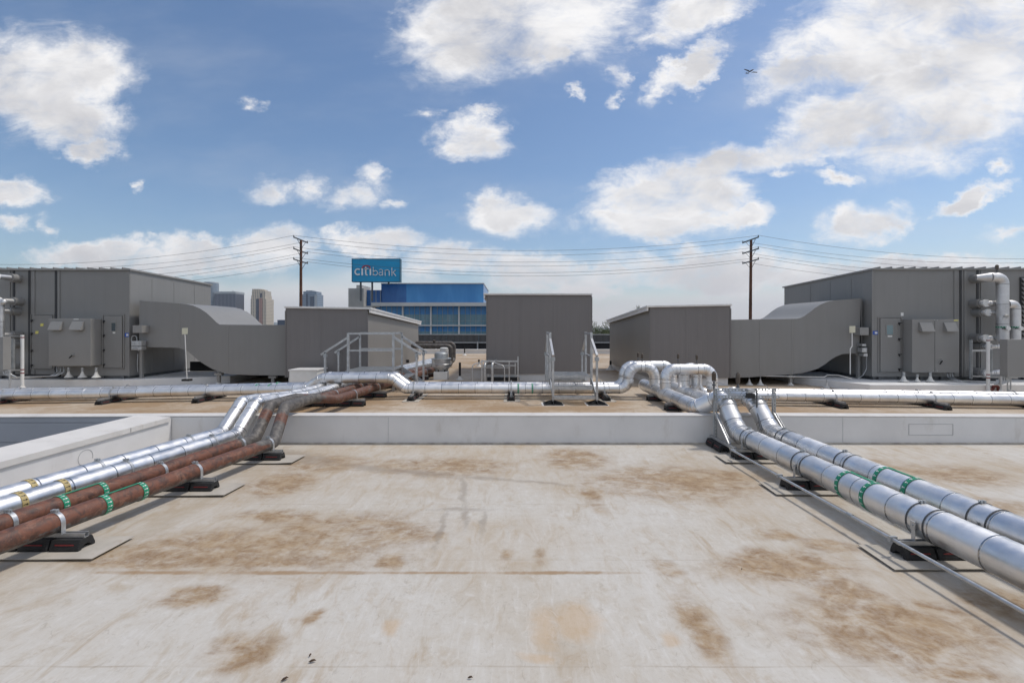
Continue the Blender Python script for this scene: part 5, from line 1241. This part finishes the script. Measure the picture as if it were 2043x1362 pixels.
mb=MB(); mb.prism([pp(690,850,5),pp(650,855,6),pp(650,770,6),pp(670,775,6)],(.25,0,0)); mb.build('tail_fin',M['plane'],t)
mb=MB(); mb.prism([pp(600,820,5),pp(790,850,5),pp(780,870,7),pp(600,835,7)],(0,0,.2)); mb.build('tailplane',M['plane'],t)
mb=MB(); e=pp(925,790,0); mb.cyl(e+Vector((.6,-1.2,.2)),e+Vector((-.5,1.2,-.5)),.32,n=10); e=pp(750,715,0); mb.cyl(e+Vector((.6,-1.2,.2)),e+Vector((-.5,1.2,-.3)),.32,n=10); mb.build('engine',M['plane'],t)

# ------------------------------------------------------------------ sky, sun, camera
SUN=Vector((.50,.16,1.0)).normalized(); EL=math.asin(SUN.z); AZ=math.atan2(SUN.x,SUN.y)
w=bpy.data.worlds.new('World'); SC.world=w; w.use_nodes=True; nt=w.node_tree; nt.nodes.clear(); q=N(nt)
out=q.n('OutputWorld'); bg=q.n('Background'); q.L(bg.outputs[0],out.inputs[0])
sky=q.n('TexSky',sky_type='NISHITA'); sky.sun_disc=False; sky.sun_elevation=EL; sky.sun_rotation=AZ; sky.altitude=80; sky.air_density=1.0; sky.dust_density=.9; sky.ozone_density=1.6
tc=q.n('TexCoord').outputs['Generated']
s=q.n('SeparateXYZ'); q.L(tc,s.inputs[0]); dx,dy,dz=s.outputs
yy=q.math('MAXIMUM',dy,.06); u=q.math('DIVIDE',dx,yy); v=q.math('DIVIDE',dz,yy)
cb=q.n('CombineXYZ'); q.L(u,cb.inputs[0]); q.L(v,cb.inputs[1]); uv=cb.outputs[0]
# noise in a cloud-layer projection so that far clouds flatten towards the horizon
den=q.math('ADD',q.math('MAXIMUM',dz,0),.22); cu_=q.math('DIVIDE',dx,den); cv_=q.math('DIVIDE',dy,den)
cc=q.n('CombineXYZ'); q.L(cu_,cc.inputs[0]); q.L(cv_,cc.inputs[1]); lay=cc.outputs[0]
mix_uv=q.map(uv,sc=(1,1.35,1))
wn=q.noise(mix_uv,5.5,5,.62,col=True); wv=q.n('VectorMath',operation='MULTIPLY_ADD'); q.L(wn,wv.inputs[0]); wv.inputs[1].default_value=(.16,.13,0); wv.inputs[2].default_value=(-.08,-.065,0)
wn2=q.noise(mix_uv,22,6,.7,col=True); wv2=q.n('VectorMath',operation='MULTIPLY_ADD'); q.L(wn2,wv2.inputs[0]); wv2.inputs[1].default_value=(.045,.035,0); q.L(wv.outputs[0],wv2.inputs[2])
ad0=q.n('VectorMath',operation='ADD'); q.L(wv2.outputs[0],ad0.inputs[0]); ad0.inputs[1].default_value=(-.0225,-.0175,0)
ad=q.n('VectorMath',operation='ADD'); q.L(uv,ad.inputs[0]); q.L(ad0.outputs[0],ad.inputs[1]); wuv=ad.outputs[0]
CL=[(60,165,175,120),(160,130,130,85),(130,225,150,70),(180,290,80,34),(15,385,95,34),(20,447,48,18),(98,447,36,18),(498,210,30,17),(270,365,20,12),
(545,372,62,36),(625,362,50,42),(700,388,72,34),(745,352,52,34),(790,402,44,16),(930,65,175,118),(1040,20,260,140),(1150,15,170,90),(1000,90,150,70),(1100,95,70,40),
(935,268,92,52),(850,222,32,18),(970,222,48,18),(1008,428,108,48),(1390,20,140,62,.35),(1310,72,80,32,.2),(1385,125,120,36,.62),(1320,180,50,24,.9),(1240,140,34,28),(1230,185,30,22,.8),(1135,185,20,24,.8),
(1620,140,150,60,.25),(1760,80,230,150,.3),(1960,100,230,200),(1700,235,200,80,.35),(1900,40,260,160),(1800,190,200,90,.3),(1860,245,230,110,.2),(1560,305,170,52,.25),(1400,345,160,46,.35),(1330,380,200,76,.15),(1400,400,120,60),(1250,430,120,30),(1225,402,80,26),(1320,445,210,44),(1460,440,100,26,.15),(1660,350,70,18,.15),(1560,355,50,16),
(1720,440,120,52,.25),(1940,390,95,28,.35),(2020,455,85,18,.2),(1995,325,30,22),
(150,505,110,36),(240,500,90,34),(390,492,115,34),(540,485,110,40),(330,520,330,34),(750,488,110,34),(900,520,120,44),(1060,545,140,50),(1370,500,70,30),(1420,545,300,54),(1180,560,160,40),(1650,560,200,40),(1830,540,160,34),(1990,540,110,44)]
den_=None
for t_ in CL:
    px,py,rx,ry=t_[:4]; rot=t_[4] if len(t_)>4 else 0
    g=q.blob(wuv,(px-CX)/F,(HY-py)/F,rx*1.14/F,ry*1.14/F,rot)
    if rx*ry<2600: g=q.math('MULTIPLY',g,.62)
    den_=g if den_ is None else q.math('MAXIMUM',den_,g)
den_=q.math('MINIMUM',den_,.62)
fb=q.noise(mix_uv,6.5,11,.63,.5); fbs=q.noise(q.map(uv,rot=(0,0,-.45),sc=(1.1,2.7,1)),5.5,10,.66,.7); fb=q.math('ADD',q.math('MULTIPLY',fb,.5),q.math('MULTIPLY',fbs,.5)); fb2=q.noise(mix_uv,2.3,3,.5)
tot=q.math('ADD',den_,q.math('MULTIPLY',q.math('SUBTRACT',fb,.5),1.9)); tot=q.math('MULTIPLY',tot,q.ramp(den_,0,.18))
bank=q.ramp(v,.02,.17,.62,0); bk=q.math('ADD',bank,q.math('MULTIPLY',q.math('SUBTRACT',fb2,.5),.9))
fbk=q.math('ADD',bk,q.math('MULTIPLY',q.math('SUBTRACT',fb,.5),.5))
al=q.ramp(tot,.06,.72); alb=q.ramp(fbk,.15,.62,0,.9)
front=q.ramp(dy,.12,.3); inband=q.ramp(v,.85,1.1,1,0); fm=q.math('MULTIPLY',front,inband)
gen=q.noise(lay,1.1,8,.6,.3); alg=q.ramp(gen,q.ramp(dy,-.4,.2,.34,.5),.68)
halo=q.math('MULTIPLY',q.ramp(q.math('ADD',den_,q.math('MULTIPLY',q.math('SUBTRACT',fbs,.5),1.5)),.0,.75),.42); halo=q.math('MULTIPLY',halo,q.ramp(den_,0,.12)); al=q.math('MAXIMUM',al,halo); ff=q.math('MAXIMUM',al,alb)
mixa=q.n('Mix',data_type='FLOAT'); q.L(fm,mixa.inputs[0]); q.L(alg,mixa.inputs[2]); q.L(ff,mixa.inputs[3]); alpha=mixa.outputs[0]
# thick hearts of the clouds transmit less light than their rims
den2=q.noise(q.map(uv,rot=(0,0,-.45),sc=(1,1.8,1)),3.4,6,.6,.3)
core=q.ramp(q.math('ADD',den_,q.math('MULTIPLY',q.math('SUBTRACT',den2,.5),1.1)),.38,.80)
upz=q.ramp(v,.0,.35,.0,1)
bright=(9.9,9.8,9.8); grey=(6.2,6.15,6.35)
cloud=q.mix(q.math('MULTIPLY',core,.9),bright,grey)
low=q.mix(q.ramp(v,.02,.20,.7,0),cloud,(7.2,7.0,7.1))
skyc=q.n('HueSaturation'); skyc.inputs['Saturation'].default_value=1.12; skyc.inputs['Value'].default_value=1.25; q.L(sky.outputs[0],skyc.inputs['Color'])
veil=q.ramp(q.noise(q.map(uv,rot=(0,0,-.5),sc=(1,3,1)),1.5,5,.6),.4,.8,0,.22)
veil=q.math('MULTIPLY',veil,front)
c0=q.mix(veil,skyc.outputs[0],(7,7.2,7.6))
col=q.mix(alpha,c0,low)
below=q.ramp(dz,-.02,.0,1,0); col=q.mix(below,col,(2.4,2.4,2.3))
q.L(col,bg.inputs['Color']); bg.inputs['Strength'].default_value=.10
sd=bpy.data.lights.new('sun','SUN'); sd.energy=2.3; sd.angle=math.radians(6); sd.color=(1,.94,.86)
so=bpy.data.objects.new('sun',sd); COL.objects.link(so); so.rotation_euler=SUN.to_track_quat('Z','Y').to_euler(); so.location=(20,10,40)
cd=bpy.data.cameras.new('camera'); cam=bpy.data.objects.new('camera',cd); COL.objects.link(cam); SC.camera=cam
cam.location=(0,0,CAMZ); cam.rotation_euler=(PI/2,0,0); cd.sensor_width=36; cd.lens=36*F/2043.0
cd.shift_y=-(681-HY)/2043.0; cd.shift_x=(1021.5-CX)/2043.0; cd.clip_end=20000; cd.clip_start=.05
SC.view_settings.view_transform='Standard'; SC.view_settings.look='None'; SC.view_settings.exposure=0; SC.view_settings.gamma=1
SC.render.resolution_x=1024; SC.render.resolution_y=682

m=bpy.data.materials.new('haze_air'); m.use_nodes=True; nt=m.node_tree; nt.nodes.clear(); o_=nt.nodes.new('ShaderNodeOutputMaterial'); pv=nt.nodes.new('ShaderNodeVolumePrincipled')
pv.inputs['Color'].default_value=(.86,.91,1,1); pv.inputs['Density'].default_value=.00008; pv.inputs['Anisotropy'].default_value=.3; nt.links.new(pv.outputs[0],o_.inputs['Volume'])
mb=MB(); mb.box(-9100,9100,-9100,9100,-13,460); hz=mb.build('haze',m); hz['kind']='stuff'
